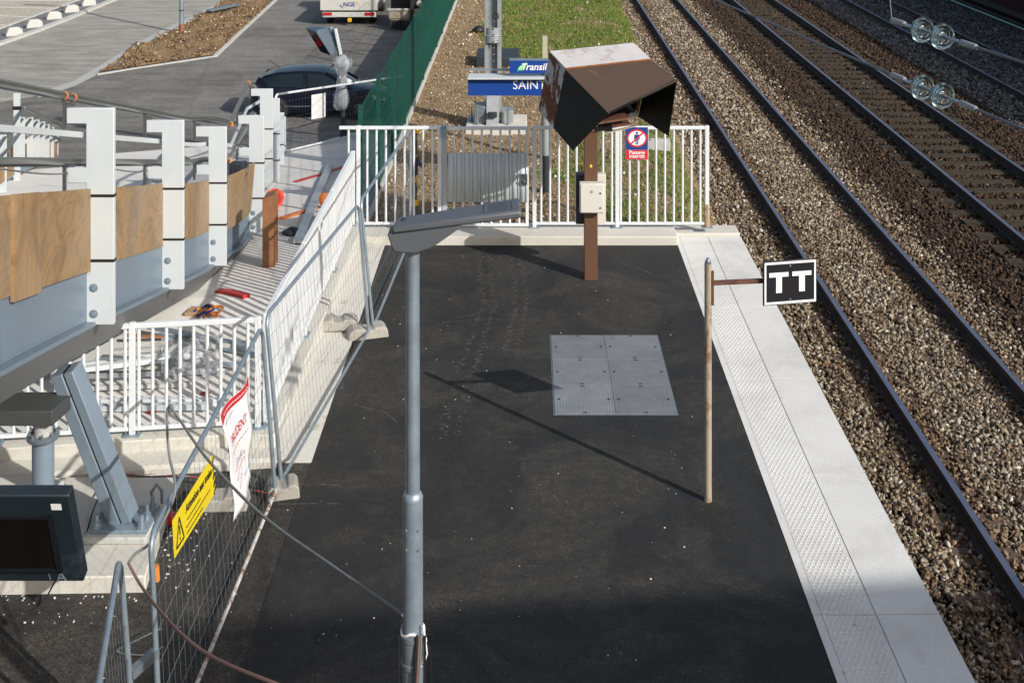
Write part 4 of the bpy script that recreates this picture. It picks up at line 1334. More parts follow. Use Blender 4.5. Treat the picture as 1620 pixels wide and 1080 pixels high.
# yellow warning sign on the panel
def yp(s, t, o=0.012):
    return surfA(s, t) + Vector((o, 0, 0))
ysn = thing('warning_sign', 'yellow landscape warning sign with black triangle and lettering on the mesh fence', 'sign', surfA(0.25, 0.8))
q = [yp(0.128, 0.735), yp(0.442, 0.655), yp(0.442, 0.845), yp(0.128, 0.905)]
m = MB(); m.prism(q, (-0.004, 0, 0)); build(m, 'board', 'sign_yellow', ysn)
ex, ey = (q[1] - q[0]).normalized(), (q[3] - q[0]).normalized()
xw, yh = (q[1] - q[0]).length, (q[3] - q[0]).length
off = Vector((0.003, 0, 0))
def yq(u, v): return q[0].lerp(q[1], u).lerp(q[3].lerp(q[2], u), v) + off
def line(mb, a, b_, w):
    mb.beam(a, b_, w, 0.002, up=(1, 0, 0))
m = MB(); tri = [yq(0.04, 0.16), yq(0.21, 0.16), yq(0.125, 0.84)]
for a, b_ in zip(tri, tri[1:] + tri[:1]): line(m, a, b_, 0.012)
line(m, yq(0.125, 0.38), yq(0.125, 0.62), 0.014); line(m, yq(0.125, 0.26), yq(0.125, 0.31), 0.014)
build(m, 'triangle_symbol', 'sign_black', ysn)
m = text_mb('Attention aux trains', yq(0.27, 0.66), ex, ey, 0.079, 0.001, shear=0.2); build(m, 'lettering', 'sign_black', ysn, fix=False)
m = MB()
for r, (v, u0, u1) in enumerate([(0.46, 0.30, 0.62), (0.30, 0.27, 0.86), (0.14, 0.27, 0.66)]):
    u = u0
    while u < u1:
        w = rng.uniform(0.012, 0.03)
        line(m, yq(u, v), yq(min(u + w, u1), v), 0.0075); u += w + 0.013
build(m, 'small_print', 'sign_black', ysn)['kind'] = 'stuff'
m = MB()
for k in range(5):
    v = 0.02 + k * 0.2
    line(m, yq(0.955, v), yq(0.995, min(0.99, v + 0.13)), 0.022)
build(m, 'hazard_stripes', 'sign_black', ysn)['kind'] = 'stuff'

# white banner
bn = thing('banner', 'white cloth banner with red top band and red lettering tied to the mesh fence', 'banner', surfA(0.58, 0.6))
def bp_(u, v):
    s = 0.545 + 0.215 * u + 0.012 * (1 - v)
    zt = 0.935 - 0.0 * u
    t = (0.36 - 0.0 * u) + (zt - 0.36) * v
    p = surfA(s, t)
    return p + Vector((0.02 + 0.022 * math.sin(u * 5 + v * 4) + 0.012 * math.sin(v * 11 + u * 3), 0, 0.012 * math.sin(u * 6) * v))
m = MB(); m.grid(bp_, 14, 18); cl = build(m, 'cloth', 'banner_cloth', bn, fix=False, sharp=180)
cl.modifiers.new('solid', 'SOLIDIFY').thickness = 0.003
m = MB(); m.grid(lambda u, v: bp_(u, 0.90 + 0.10 * v) + Vector((0.003, 0, 0)), 14, 4); build(m, 'red_band', 'sign_red', bn, fix=False, sharp=180)
def cloth_text(txt, u, v, size, mat, nm):
    o = bp_(u, v); ex_ = (bp_(min(1, u + 0.5), v) - o); ex_.x = 0; ey_ = Vector((0, 0, 1)); ex_ = ex_.normalized()
    ey_ = (ey_ - ex_ * ey_.dot(ex_)).normalized()
    t = text_mb(txt, o, ex_, ey_, size, 0.0)
    for vv in t.v:
        uu = min(1, max(0, u + (vv - o).dot(ex_) / 0.66)); v2 = v + (vv - o).dot(ey_) / 0.80
        vv.x = bp_(uu, min(1, v2)).x + 0.008
    build(t, nm, mat, bn, fix=False)
cloth_text('PRUDENT', 0.18, 0.62, 0.100, 'sign_red', 'lettering')
m = MB()
for (v, u0, u1) in [(0.54, 0.2, 0.85), (0.34, 0.3, 0.8), (0.27, 0.25, 0.8), (0.20, 0.25, 0.6)]:
    u = u0
    while u < u1:
        w = rng.uniform(0.02, 0.06)
        a, b_ = bp_(u, v) + Vector((0.006, 0, 0)), bp_(min(u + w, u1), v) + Vector((0.006, 0, 0)); line(m, a, b_, 0.005); u += w + 0.03
build(m, 'small_print', 'sign_red', bn)['kind'] = 'stuff'
m = MB()
u = 0.12
while u < 0.85:
    a, b_ = bp_(u, 0.95) + Vector((0.008, 0, 0)), bp_(u + 0.03, 0.95) + Vector((0.008, 0, 0)); line(m, a, b_, 0.010); u += 0.06
build(m, 'band_print', 'sign_white', bn)['kind'] = 'stuff'

# barrier tape on the ground
def tape(pts, label):
    t = MB(); w = MB()
    tot = 0
    P = [Vector(p) for p in pts]
    root = thing('barrier_tape', label, 'barrier tape', P[0])
    for i, (a, b_) in enumerate(zip(P[:-1], P[1:])):
        n = max(1, int((b_ - a).length / 0.09))
        for k in range(n):
            p, q_ = a.lerp(b_, k / n), a.lerp(b_, (k + 1) / n)
            (t if (tot % 2 == 0) else w).beam(p, q_, 0.045, 0.004, up=(0.1, 0.5, 1)); tot += 1
    build(t, 'red_stripes', 'sign_red', root); build(w, 'white_stripes', 'sign_white', root)
tape([on(198, 750, 0.02), on(250, 750, 0.05), on(300, 753, 0.10), on(325, 757, 0.10)], 'red and white barrier tape lying left of the yellow sign')
tape([on(404, 775, 0.03), on(425, 780, 0.06), on(448, 778, 0.02)], 'red and white barrier tape lying by the pale concrete foot')

# ------------------------------------------------------------------ foreground lamp post
lx, ly = -0.523, 5.70
lamp = thing('lamp_post', 'galvanised lamp post with flat grey luminaire in the foreground', 'lamp post', (lx, ly, 0))
m = MB(); m.lathe((lx, ly, 0), Z_, [(0.052, 0), (0.0465, 2.66)], 28); lp = build(m, 'lower_tube', 'galv', lamp)
m = MB(); m.lathe((lx, ly, 2.655), Z_, [(0.0475, 0), (0.0475, 0.012), (0.040, 0.03), (0.0335, 0.035)], 28); build(m, 'collar', 'galv', lamp)
m = MB(); m.lathe((lx, ly, 2.67), Z_, [(0.033, 0), (0.031, 1.22)], 24); build(m, 'upper_tube', 'galv', lamp)
for z in (2.53, 2.44):
    for a in (-2.2, -0.95):
        m = MB(); p = Vector((lx + 0.047 * math.cos(a), ly + 0.047 * math.sin(a), z)); d = Vector((math.cos(a), math.sin(a), 0))
        m.cyl(p - d * 0.004, p + d * 0.006, 0.006, 8); build(m, 'screw', 'galv_dark', lp)
# luminaire
fa, fb = Vector((-0.612, 5.60, 3.944)), Vector((-0.020, 5.60, 4.018))      # front top edge
ba, bb = Vector((-0.600, 5.737, 3.944)), Vector((-0.032, 5.803, 4.018))    # back top edge
th = Vector((0.004, 0, -0.036))
m = MB()
def rr(p, q_, t): return p.lerp(q_, t)
top = [fa, fb, bb, ba]
m.add(top + [p + th for p in top], [(0, 1, 2, 3), (7, 6, 5, 4), (0, 4, 5, 1), (1, 5, 6, 2), (2, 6, 7, 3), (3, 7, 4, 0)])
head = build(m, 'luminaire', 'lamp_grey', lamp, origin=fa, bevel=0.012)
m = MB()
pf = [(-0.632, 3.905), (-0.605, 3.826), (-0.553, 3.818), (-0.495, 3.818), (-0.425, 3.845), (-0.292, 3.938), (-0.300, 3.948), (-0.612, 3.912)]
m.prism([Vector((a, 5.612, c)) for a, c in pf], (0, 0.118, 0)); build(m, 'spigot_housing', 'lamp_grey', lamp, bevel=0.008)
m = MB(); m.box(-0.034, -0.02, 0, 0.01, 0, 0.01)
nrm = (fb - fa).cross(ba - fa).normalized()
if nrm.z < 0: nrm = -nrm
m = MB()
for u in (0.71, 0.93):
    for k in range(5):
        p = rr(rr(fa, fb, u), rr(ba, bb, u), 0.22 + 0.13 * k) + nrm * 0.0015
        m.lathe(p, nrm, [(0.0045, 0), (0.004, 0.002)], 8)
for k in range(7):
    a = rr(rr(fa, fb, 0.74), rr(ba, bb, 0.74), 0.2 + 0.1 * k); b_ = rr(rr(fa, fb, 0.90), rr(ba, bb, 0.90), 0.2 + 0.1 * k)
    m.beam(a + nrm * 0.0008, b_ + nrm * 0.0008, 0.002, 0.001)
vt = build(m, 'cooling_vents', 'cabinet_dark', head); vt['kind'] = 'stuff'
m = MB(); p = rr(rr(fa, fb, 0.07), rr(ba, bb, 0.07), 0.6); m.lathe(p, nrm, [(0.013, 0), (0.011, 0.004)], 12); build(m, 'sensor_cap', 'dark_rubber', head)
# clamp and cables on the pole
cz = 2.05
m = MB(); m.lathe((lx, ly, cz - 0.16), Z_, [(0.055, 0), (0.055, 0.02), (0.051, 0.025), (0.051, 0.12), (0.055, 0.125), (0.055, 0.145)], 20); build(m, 'pole_clamp', 'galv_dark', lamp)
m = MB()
m.tube([(lx + 0.052 * math.cos(a), ly + 0.052 * math.sin(a), cz + 0.012 * math.sin(3 * a)) for a in [i * math.tau / 18 for i in range(18)]], 0.006, 6, closed=True)
m.tube([(lx + 0.05, ly - 0.03, cz), (lx + 0.066, ly - 0.045, cz - 0.02), (lx + 0.058, ly - 0.05, cz + 0.012), (lx + 0.05, ly - 0.045, cz + 0.05)], 0.005, 6)
m.tube([(lx + 0.062, ly - 0.04, cz - 0.02), (lx + 0.07, ly - 0.045, cz - 0.08), (lx + 0.055, ly - 0.055, cz - 0.12), (lx + 0.03, ly - 0.06, cz - 0.14)], 0.0035, 6)
st = build(m, 'tie_strap', 'white_plastic', lamp)
for k, (dx0, dx1, mt) in enumerate([(0.022, -0.005, 'cable_black'), (0.034, 0.012, 'cable_brown'), (0.044, 0.02, 'cable_grey'), (-0.058, -0.06, 'cable_black'), (0.06, 0.058, 'cable_black')]):
    m = MB(); m.tube([(lx + dx0, ly - 0.052, cz + 0.01), (lx + dx0 * 0.7 + dx1 * 0.3, ly - 0.066, cz - 0.15), (lx + dx1, ly - 0.066, cz - 0.4), (lx + dx1 * 0.8, ly - 0.064, 0.4)], 0.0058, 6)
    build(m, 'cable', mt, lamp)
m = MB(); m.tube([(lx + 0.05, ly - 0.03, cz + 0.0), (lx + 0.085, ly - 0.02, cz - 0.1), (lx + 0.088, ly - 0.02, cz - 0.25), (lx + 0.07, ly - 0.03, cz - 0.6), (lx + 0.055, ly - 0.04, 0.3)], 0.004, 6); build(m, 'cable', 'cable_black', lamp)
m = MB(); m.tube([(lx + 0.045, ly - 0.03, cz), (lx + 0.1, ly - 0.04, cz + 0.005)], 0.002, 5); m.tube([(lx - 0.04, ly - 0.03, cz), (lx - 0.06, ly - 0.04, cz + 0.09)], 0.002, 5); build(m, 'tie_tail', 'cable_black', lamp)

# cables strung between the lamp post and the site fence
def smooth(pts, n=6):
    P = [Vector(p) for p in pts]; out = []
    for i in range(len(P) - 1):
        p0, p1, p2, p3 = P[max(0, i - 1)], P[i], P[i + 1], P[min(len(P) - 1, i + 2)]
        for k in range(n):
            t = k / n
            out.append(0.5 * ((2 * p1) + (p2 - p0) * t + (2 * p0 - 5 * p1 + 4 * p2 - p3) * t * t + (3 * p1 - p0 - 3 * p2 + p3) * t ** 3))
    out.append(P[-1]); return out
m = MB(); m.tube(smooth([at(638, 972, 5.68), at(520, 891, 6.3), at(415, 815, 6.9), at(330, 728, 7.5), at(285, 665, 7.9), at(268, 643, 8.0), at(264, 665, 8.0), at(268, 720, 7.95), at(277, 765, 7.8), at(270, 800, 7.7), at(240, 855, 7.45), at(215, 875, 7.25), at(203, 890, 7.2)]), 0.0085, 8)
tag(build(m, 'cable', 'cable_grey'), 'grey cable sagging from the lamp post and looping over the site fence', 'cable')
m = MB(); m.tube(smooth([at(203, 890, 7.16), at(226, 930, 7.0), at(270, 985, 6.5), at(330, 1035, 6.1), at(440, 1082, 5.7), at(560, 1120, 5.6), at(640, 1130, 5.63)]), 0.0085, 8)
tag(build(m, 'cable', 'cable_brown'), 'brown cable hanging from the site fence corner towards the lamp post foot', 'cable')
m = MB(); m.tube(smooth([on(178, 740, 0.13), on(150, 800, 0.2), on(130, 860, 0.13), on(90, 915, 0.13), on(60, 960, 0.01), on(0, 985, 0.01), on(-40, 1010, 0.01)]), 0.007, 6)
tag(build(m, 'cable', 'cable_black'), 'black cable lying across the concrete pad behind the display', 'cable')
m = MB(); m.tube(smooth([on(258, 1022, 0.03), on(230, 1035, 0.05), on(186, 1030, 0.03), on(210, 1015, 0.10), on(256, 993, 0.16)]), 0.004, 6)
tag(build(m, 'wire', 'cable_grey'), 'bent steel wire lying on the ground behind the nearest fence panel', 'wire')

# ------------------------------------------------------------------ TT sign on its post
tx, ty = 1.56, 10.56
tt = thing('train_stop_sign', 'black TT sign with white border on an arm of a rusty beige post', 'sign', (tx, ty, 0))
m = MB(); m.lathe((tx, ty, 0), Z_, [(0.033, 0), (0.032, 0.02), (0.0305, 2.03)], 20); po = build(m, 'post', 'tt_post', tt)
m = MB(); m.lathe((tx, ty, 2.03), Z_, [(0.027, 0), (0.027, 0.02), (0.018, 0.03), (0.012, 0.05)], 14); build(m, 'cap', 'galv_dark', tt)
m = MB(); m.box(tx + 0.028, tx + 0.048, ty - 0.022, ty + 0.004, 1.68, 1.97); build(m, 'clamp', 'kiosk_post', tt)
m = MB(); m.beam((tx + 0.03, ty - 0.01, 1.868), (2.2, ty + 0.062, 1.868), 0.03, 0.035); build(m, 'arm', 'rust_bar', tt)
s0, s1 = Vector((2.035, 10.545, 0)), Vector((2.507, 10.635, 0))
dS = (s1 - s0).normalized(); nS = Vector((dS.y, -dS.x, 0))
def sp_(u, z, o=0.0): return s0 + dS * (u * (s1 - s0).length) + nS * o + Z_ * z
m = MB(); m.prism([sp_(-0.006, 1.672), sp_(1.006, 1.672), sp_(1.006, 2.048), sp_(-0.006, 2.048)], nS * -0.02); build(m, 'board', 'sign_black', tt, bevel=0.003)
m = MB()
for (u0, u1, z0, z1) in [(0.012, 0.988, 1.68, 1.70), (0.012, 0.988, 2.02, 2.04), (0.012, 0.046, 1.70, 2.02), (0.954, 0.988, 1.70, 2.02)]:
    m.prism([sp_(u0, z0, 0.001), sp_(u1, z0, 0.001), sp_(u1, z1, 0.001), sp_(u0, z1, 0.001)], nS * 0.002)
build(m, 'border', 'sign_white', tt)
for u in (0.10, 0.535):
    m = MB(); W_ = 0.365
    zt, zb_ = 1.95 + 0.0 * u, 1.776
    m.prism([sp_(u, zt - 0.038, 0.002), sp_(u + W_, zt - 0.038, 0.002), sp_(u + W_, zt, 0.002), sp_(u, zt, 0.002)], nS * 0.002)
    m.prism([sp_(u + 0.13, zb_, 0.002), sp_(u + 0.24, zb_, 0.002), sp_(u + 0.24, zt - 0.038, 0.002), sp_(u + 0.13, zt - 0.038, 0.002)], nS * 0.002)
    build(m, 'letter', 'sign_white', tt)
for z in (2.0, 1.715):
    m = MB(); m.lathe(sp_(0.5, z, 0.001), nS, [(0.009, 0), (0.007, 0.005)], 8); build(m, 'rivet', 'galv', tt)

# ------------------------------------------------------------------ steel cover plates in the asphalt
gp = thing('access_cover', 'grey ribbed steel cover of six plates set in the asphalt', 'access cover', (0.885, 13.06, 0))
m = MB(); m.box(0.27, 1.497, 12.10, 14.01, -0.02, 0.003); build(m, 'frame', 'galv_dark', gp)
pm = MB(); pm.box(-0.2985, 0.2985, -0.308, 0.308, 0.0, 0.008); pme = mesh_from('plate', pm.v, pm.f, 'grate_plate')
sl = MB()
for (x, y, a, b_) in [(-0.25, 0.0, 0.011, 0.015), (0.25, 0.0, 0.011, 0.015), (0.0, 0.285, 0.022, 0.009), (0.0, -0.285, 0.022, 0.009)]:
    sl.box(x - a, x + a, y - b_, y + b_, 0.006, 0.0095)
sme = mesh_from('slots', sl.v, sl.f, 'dark_rubber')
for i in range(2):
    for j in range(3):
        p = put(pme, 'plate', (0.583 + i * 0.602, 12.425 + j * 0.63, 0.0), gp)
        for k in (0,):
            c = bpy.data.objects.new('lifting_slots', sme); col.objects.link(c); c.parent = p; c['kind'] = 'stuff'

# ------------------------------------------------------------------ monitor housing with sun hood on a brown post
D_, C_ = Vector((.493, 15.5, 2.73)), Vector((1.63, 16.13, 2.73))
A_, B_ = Vector((.299, 15.85, 2.88)), Vector((1.436, 16.48, 2.88))
H_ = Vector((.35, 15.75, 1.93)); hd = H_ - D_
E_, F_, G_, J_ = Vector((1.908, 15.63, 2.56)), Vector((.976, 14.63, 2.38)), Vector((.582, 15.34, 1.75)), Vector((1.822, 15.784, 1.82))
K_ = C_ + hd
kk = thing('hooded_display', 'rusty white display housing with brown sun hood and black cheeks on a brown post', 'display', (.83, 15.79, 0))
m = MB(); q = [D_, C_, B_, A_, H_, C_ + hd, B_ + hd, A_ + hd]
m.add(q, [(0, 1, 2, 3), (4, 7, 6, 5), (0, 4, 5, 1), (1, 5, 6, 2), (2, 6, 7, 3), (3, 7, 4, 0)])
build(m, 'housing', 'kiosk_white', kk, bevel=0.01)
up_ = (C_ - D_).cross(A_ - D_).normalized()
if up_.z < 0: up_ = -up_
m = MB(); m.prism([p + up_ * 0.002 for p in (D_, C_, B_, A_)], up_ * 0.018); build(m, 'lid', 'kiosk_top', kk, bevel=0.005)
m = MB(); m.beam(D_ + up_ * 0.012 - (A_ - D_).normalized() * 0.004, C_ + up_ * 0.012 - (A_ - D_).normalized() * 0.004, 0.008, 0.02, up=up_); build(m, 'lid_seam', 'rust_seam', kk)
def panel(pts, th, name, mat):
    P = [Vector(p) for p in pts]
    n = (P[1] - P[0]).cross(P[2] - P[0]).normalized() * th
    m = MB(); m.prism(P, n); return build(m, name, mat, kk, bevel=0.003)
panel([D_ + up_ * 0.004, C_ + up_ * 0.004, E_ + up_ * 0.004, F_ + up_ * 0.004], 0.016, 'hood_roof', 'kiosk_brown')
panel([D_ - up_ * 0.03, C_ - up_ * 0.03, E_ - up_ * 0.03, F_ - up_ * 0.03], 0.003, 'hood_lining', 'kiosk_black')
panel([D_, F_, G_, H_], 0.012, 'hood_cheek', 'kiosk_black')
panel([C_, E_, J_, K_], 0.012, 'hood_cheek', 'kiosk_black')
fr = (C_ - D_).normalized(); fn = Vector((0.485, -0.875, -0.35)).normalized()
m = MB(); m.prism([D_.lerp(C_, .06) + hd * .08 + fn * .01, D_.lerp(C_, .94) + hd * .08 + fn * .01, D_.lerp(C_, .94) + hd * .9 + fn * .01, D_.lerp(C_, .06) + hd * .9 + fn * .01], fn * 0.01); build(m, 'screen', 'screen_glass', kk)
m = MB(); m.beam(F_ + Vector((0.02, 0.02, 0)), E_ + Vector((-.02, 0.0, 0)), 0.01, 0.02); build(m, 'hood_lip', 'kiosk_black', kk)
m = MB(); m.box(.745, .915, 15.71, 15.87, 0, 1.98); build(m, 'post', 'kiosk_post', kk, bevel=0.006)
for (z0, z1, x0, x1) in [(1.96, 1.985, .52, 1.34), (1.885, 1.905, .50, 1.36)]:
    m = MB(); m.prism([(x0, 15.55, z0), (x1, 15.85, z0 + .06), (x1 - .05, 16.1, z0 + .06), (x0, 15.95, z0)], (0, 0, z1 - z0)); build(m, 'support_plate', 'rust_bar', kk)
m = MB(); m.box(.66, 1.10, 15.68, 15.95, 1.91, 1.96); build(m, 'support_block', 'kiosk_black', kk)
m = MB(); m.prism([(1.0, 15.62, 1.885), (1.42, 15.72, 1.96), (1.44, 15.78, 1.96), (1.0, 15.70, 1.885)], (0, 0, 0.012)); build(m, 'bracket_arm', 'beige_steel', kk)
m = MB(); m.box(.815, .845, 15.706, 15.709, 1.44, 1.475); build(m, 'sticker', 'sign_yellow', kk)
cb = thing('switch_box', 'cream metal switch box mounted on the brown post of the hooded display', 'switch box', (.83, 15.6, .89))
m = MB(); m.box(.68, .99, 15.58, 15.70, .895, 1.27); build(m, 'case', 'box_cream', cb, bevel=0.008)
m = MB(); m.box(.692, .978, 15.572, 15.582, .907, 1.258); dr = build(m, 'door', 'box_cream', cb, bevel=0.004)
for (x, z) in [(.94, 1.15), (.94, .965)]:
    m = MB(); m.lathe((x, 15.572, z), (0, -1, 0), [(0.013, 0), (0.011, 0.006)], 10); build(m, 'lock', 'box_dark', dr)
m = MB(); m.lathe((.83, 15.572, 1.17), (0, -1, 0), [(0.02, 0), (0.018, 0.003)], 12); build(m, 'badge', 'beige_steel', dr)
bb_ = thing('junction_box', 'dark grey junction box behind the brown post of the hooded display', 'junction box', (.83, 15.95, .6))
m = MB(); m.box(.645, .80, 15.88, 16.02, .66, 1.30); build(m, 'case', 'box_dark', bb_, bevel=0.006)
m = MB(); m.box(.86, 1.03, 15.88, 16.0, .66, 1.30); build(m, 'back_plate', 'box_cream', bb_, bevel=0.006)

# no-entry sign on the railing
ns = thing('prohibition_sign', 'blue and red no passage sign with crossed out walking figure on the end railing', 'sign', (1.565, FY - 0.04, 1.1))
ys_ = FY - 0.045
m = MB(); m.box(1.408, 1.722, ys_, ys_ + 0.006, 1.228, 1.545); build(m, 'symbol_panel', 'sign_blue_small', ns)
m = MB(); m.box(1.408, 1.722, ys_, ys_ + 0.006, 1.095, 1.222); build(m, 'text_panel', 'sign_red', ns)
m = MB(); m.box(1.402, 1.728, ys_ + 0.0065, ys_ + 0.012, 1.089, 1.551); build(m, 'backing', 'sign_white', ns)
def ell(cx_, cz_, rx, rz, y, th_, n=36):
    mm = MB(); mm.prism([(cx_ + rx * math.cos(t), y, cz_ + rz * math.sin(t)) for t in [i * math.tau / n for i in range(n)]], (0, -th_, 0)); return mm
build(ell(1.565, 1.392, 0.143, 0.126, ys_ - 0.001, 0.002), 'red_ring', 'sign_red', ns)
build(ell(1.565, 1.392, 0.119, 0.103, ys_ - 0.0035, 0.002), 'white_disc', 'sign_white', ns)
m = MB(); yy = ys_ - 0.006
m.prism([(1.542, yy, 1.372), (1.588, yy, 1.372), (1.592, yy, 1.445), (1.538, yy, 1.445)], (0, -0.001, 0))
m.prism([(1.545, yy, 1.372), (1.562, yy, 1.372), (1.560, yy, 1.302), (1.545, yy, 1.302)], (0, -0.001, 0))
m.prism([(1.569, yy, 1.372), (1.585, yy, 1.372), (1.588, yy, 1.302), (1.573, yy, 1.302)], (0, -0.001, 0))
m.prism([(1.525, yy, 1.375), (1.536, yy, 1.375), (1.540, yy, 1.445), (1.530, yy, 1.443)], (0, -0.001, 0))
m.prism([(1.594, yy, 1.375), (1.605, yy, 1.375), (1.600, yy, 1.443), (1.591, yy, 1.445)], (0, -0.001, 0))
m.v += []; h_ = ell(1.565, 1.468, 0.018, 0.016, yy, 0.001, 16); m.add(h_.v, h_.f)
build(m, 'walking_figure', 'text_dark_blue', ns)
m = MB(); m.beam((1.565 - 0.088, ys_ - 0.0085, 1.392 - 0.08), (1.565 + 0.088, ys_ - 0.0085, 1.392 + 0.08), 0.002, 0.02, up=(0, 0, 1)); build(m, 'red_slash', 'sign_red', ns)
for k, t in enumerate(('Passage', 'interdit')):
    build(text_mb(t, (1.565, ys_ - 0.002, 1.168 - k * 0.052), X_, Z_, 0.074, 0.001, 'CENTER', bold=True), 'lettering', 'sign_white', ns, fix=False)
# wrapped bundle hanging at the railing
wr = thing('wrapped_bundle', 'plastic wrapped cable bundle with yellow tape bands standing behind the railing', 'bundle', (-1.58, 17.6, -0.1))
cxw = -1.60
pz = [1.50, 1.42, 1.30, 1.18, 1.08, 1.0, 0.90, 0.80, 0.72, 0.60, 0.52, 0.44, 0.30, 0.1, -0.1]
rr_ = [0.03, 0.035, 0.05, 0.06, 0.045, 0.055, 0.06, 0.04, 0.045, 0.055, 0.04, 0.035, 0.05, 0.04, 0.04]
m = MB(); m.tube([(cxw + 0.02 * math.sin(z * 5), 17.60, z) for z in pz], rr_, 10); build(m, 'wrapping', 'grey_wrap', wr, sharp=60)
for z in (1.46, 1.06, 0.76, 0.43):
    m = MB(); m.cyl((cxw + 0.02 * math.sin(z * 5), 17.60, z - 0.04), (cxw + 0.02 * math.sin(z * 5), 17.60, z + 0.04), 0.057, 10); build(m, 'tape_band', 'yellow_tape', wr)
m = MB(); m.tube([(cxw, 17.58, 1.08), (cxw - 0.01, 17.57, 0.98), (cxw + 0.01, 17.57, 0.82)], [0.065, 0.075, 0.05], 8); m.tube([(cxw + 0.04, 17.56, 1.02), (cxw + 0.13, 17.54, 0.96), (cxw + 0.17, 17.54, 0.95)], [0.03, 0.035, 0.02], 8); build(m, 'dark_bag', 'purple_wrap', wr)

# ------------------------------------------------------------------ station name boards
sb = thing('station_name_sign', 'wide blue station name board with white top lip reading SAINT, on a grey pole', 'sign', (.31, 19.8, -.12))
m = MB(); m.lathe((.315, 19.95, -.14), Z_, [(0.068, 0), (0.068, 0.62)], 20); build(m, 'pole_base', 'cabinet_dark', sb)
m = MB(); m.lathe((.315, 19.95, .48), Z_, [(0.064, 0), (0.064, 1.52)], 20); build(m, 'pole', 'mast', sb)
m = MB(); m.box(-.93, 1.42, 19.80, 19.90, 1.47, 1.74); build(m, 'board', 'blue_sign', sb)
m = MB(); m.box(-.935, 1.425, 19.70, 20.06, 1.745, 1.775); build(m, 'top_lip', 'blade_white', sb, bevel=0.004)
build(text_mb('SAINT', (-.215, 19.798, 1.575), X_, Z_, 0.195, 0.001), 'lettering', 'sign_white', sb, fix=False)
m = MB(); m.box(-.93, -.2, 20.16, 20.19, 1.80, 1.83); build(m, 'rear_rail', 'galv', sb)
ts = thing('network_sign', 'small blue sign with green leaf and italic Transilien lettering above the station board', 'sign', (.3, 19.8, 1.82))
m = MB(); m.box(-.262, .95, 19.80, 19.93, 1.825, 2.03); build(m, 'board', 'blue_sign', ts)
m = MB(); m.box(-.265, .953, 19.797, 19.935, 2.032, 2.045); build(m, 'top_edge', 'galv', ts)
build(text_mb('ransilien', (-.005, 19.797, 1.882), X_, Z_, 0.155, 0.001, shear=0.22, bold=True), 'lettering', 'sign_white', ts, fix=False)
m = MB(); lv = [(-.135, 1.845), (-.13, 1.90), (-.09, 1.955), (-.03, 1.975), (.015, 2.02), (.012, 1.95), (-.015, 1.90), (-.07, 1.868), (-.115, 1.872)]
m.prism([(a, 19.797, c) for a, c in lv], (0, -0.002, 0)); build(m, 'leaf', 'leaf_green', ts)
m = MB(); m.prism([(a * 0.72 - .028, 19.7945, c * 0.72 + 0.54) for a, c in lv], (0, -0.001, 0)); build(m, 'leaf_highlight', 'leaf_pale', ts)
m = text_mb('T', (-.085, 19.793, 1.882), X_, Z_, 0.15, 0.001, shear=0.22, bold=True); build(m, 'initial', 'sign_white', ts, fix=False)
m = MB(); p = at(862, 58, 22.0); m.box(p.x - .045, p.x + .045, 22.0, 22.09, -.15, p.z)
tag(build(m, 'marker_post', 'cream_post', origin=(p.x, 22, -.15), bevel=0.005), 'slim cream marker post standing behind the station name board', 'post')

# ------------------------------------------------------------------ catenary mast in the yard
mast = thing('catenary_mast', 'grey steel overhead line mast on a concrete plinth beyond the railing', 'mast', (-.64, 24.4, -.1))
mx, my = -.65, 24.35
m = MB(); m.box(-1.17, .02, 23.75, 24.95, -.35, -.02); build(m, 'plinth', 'kerb_concrete', mast, bevel=0.015)
for (x0, x1, nm) in [(mx - .165, mx - .085, 'channel'), (mx + .085, mx + .165, 'channel')]:
    m = MB(); m.box(x0, x1, my - .15, my + .15, .02, 7.5); build(m, nm, 'mast', mast, bevel=0.006)
m = MB(); m.box(mx - .085, mx + .085, my - .03, my + .0, .02, 7.5); build(m, 'web', 'mast', mast)
m = MB(); m.box(mx - .06, mx - .025, my - .16, my - .12, .6, 7.5); build(m, 'conduit', 'galv_dark', mast)
m = MB(); m.lathe((mx, my - .05, 1.55), Z_, [(.165, 0), (.18, .02), (.165, .04), (.18, .06), (.165, .08), (.18, .10), (.165, .12), (.18, .14), (.165, .16), (.165, .3)], 16); build(m, 'sleeve', 'mast', mast)
for k in range(7):
    m = MB(); z = 1.2 + k * .13; m.lathe((mx + .02, my - .22 if 1.5 < z < 1.9 else my - .16, z), (0, -1, 0), [(.018, 0), (.016, .02)], 8); build(m, 'bolt', 'galv_dark', mast)
m = MB(); m.tube([(mx + .06 + .06 * math.cos(t), my - .17, 2.08 + .06 * math.sin(t)) for t in [i * math.tau / 14 for i in range(14)]], .006, 6, closed=True); build(m, 'wire_coil', 'cable_black', mast)
m = MB(); m.box(mx - .36, mx - .14, my - .22, my + .2, -.02, .32); build(m, 'base_bracket', 'galv_dark', mast, bevel=.01)
m = MB(); m.box(mx + .17, mx + .40, my - .2, my + .2, -.02, .22); build(m, 'base_bracket', 'mast', mast, bevel=.01)
m = MB(); m.prism([(mx - .12, my - .36, -.02), (mx + .12, my - .36, -.02), (mx + .12, my - .16, .52), (mx - .12, my - .16, .52)], (0, .05, 0)); build(m, 'front_shoe', 'mast', mast)
m = MB(); m.box(mx - .09, mx + .09, my - .40, my - .30, .14, .24); build(m, 'shoe_slot', 'cabinet_dark', mast, bevel=.02)
for (x, y) in [(-.3, -.3), (.3, -.3), (-.24, .28), (.24, .28), (.33, 0), (-.42, 0)]:
    m = MB(); m.lathe((mx + x, my + y, -.02), Z_, [(.03, 0), (.03, .03), (.014, .032), (.014, .30)], 8); build(m, 'anchor_bolt', 'galv_dark', mast)
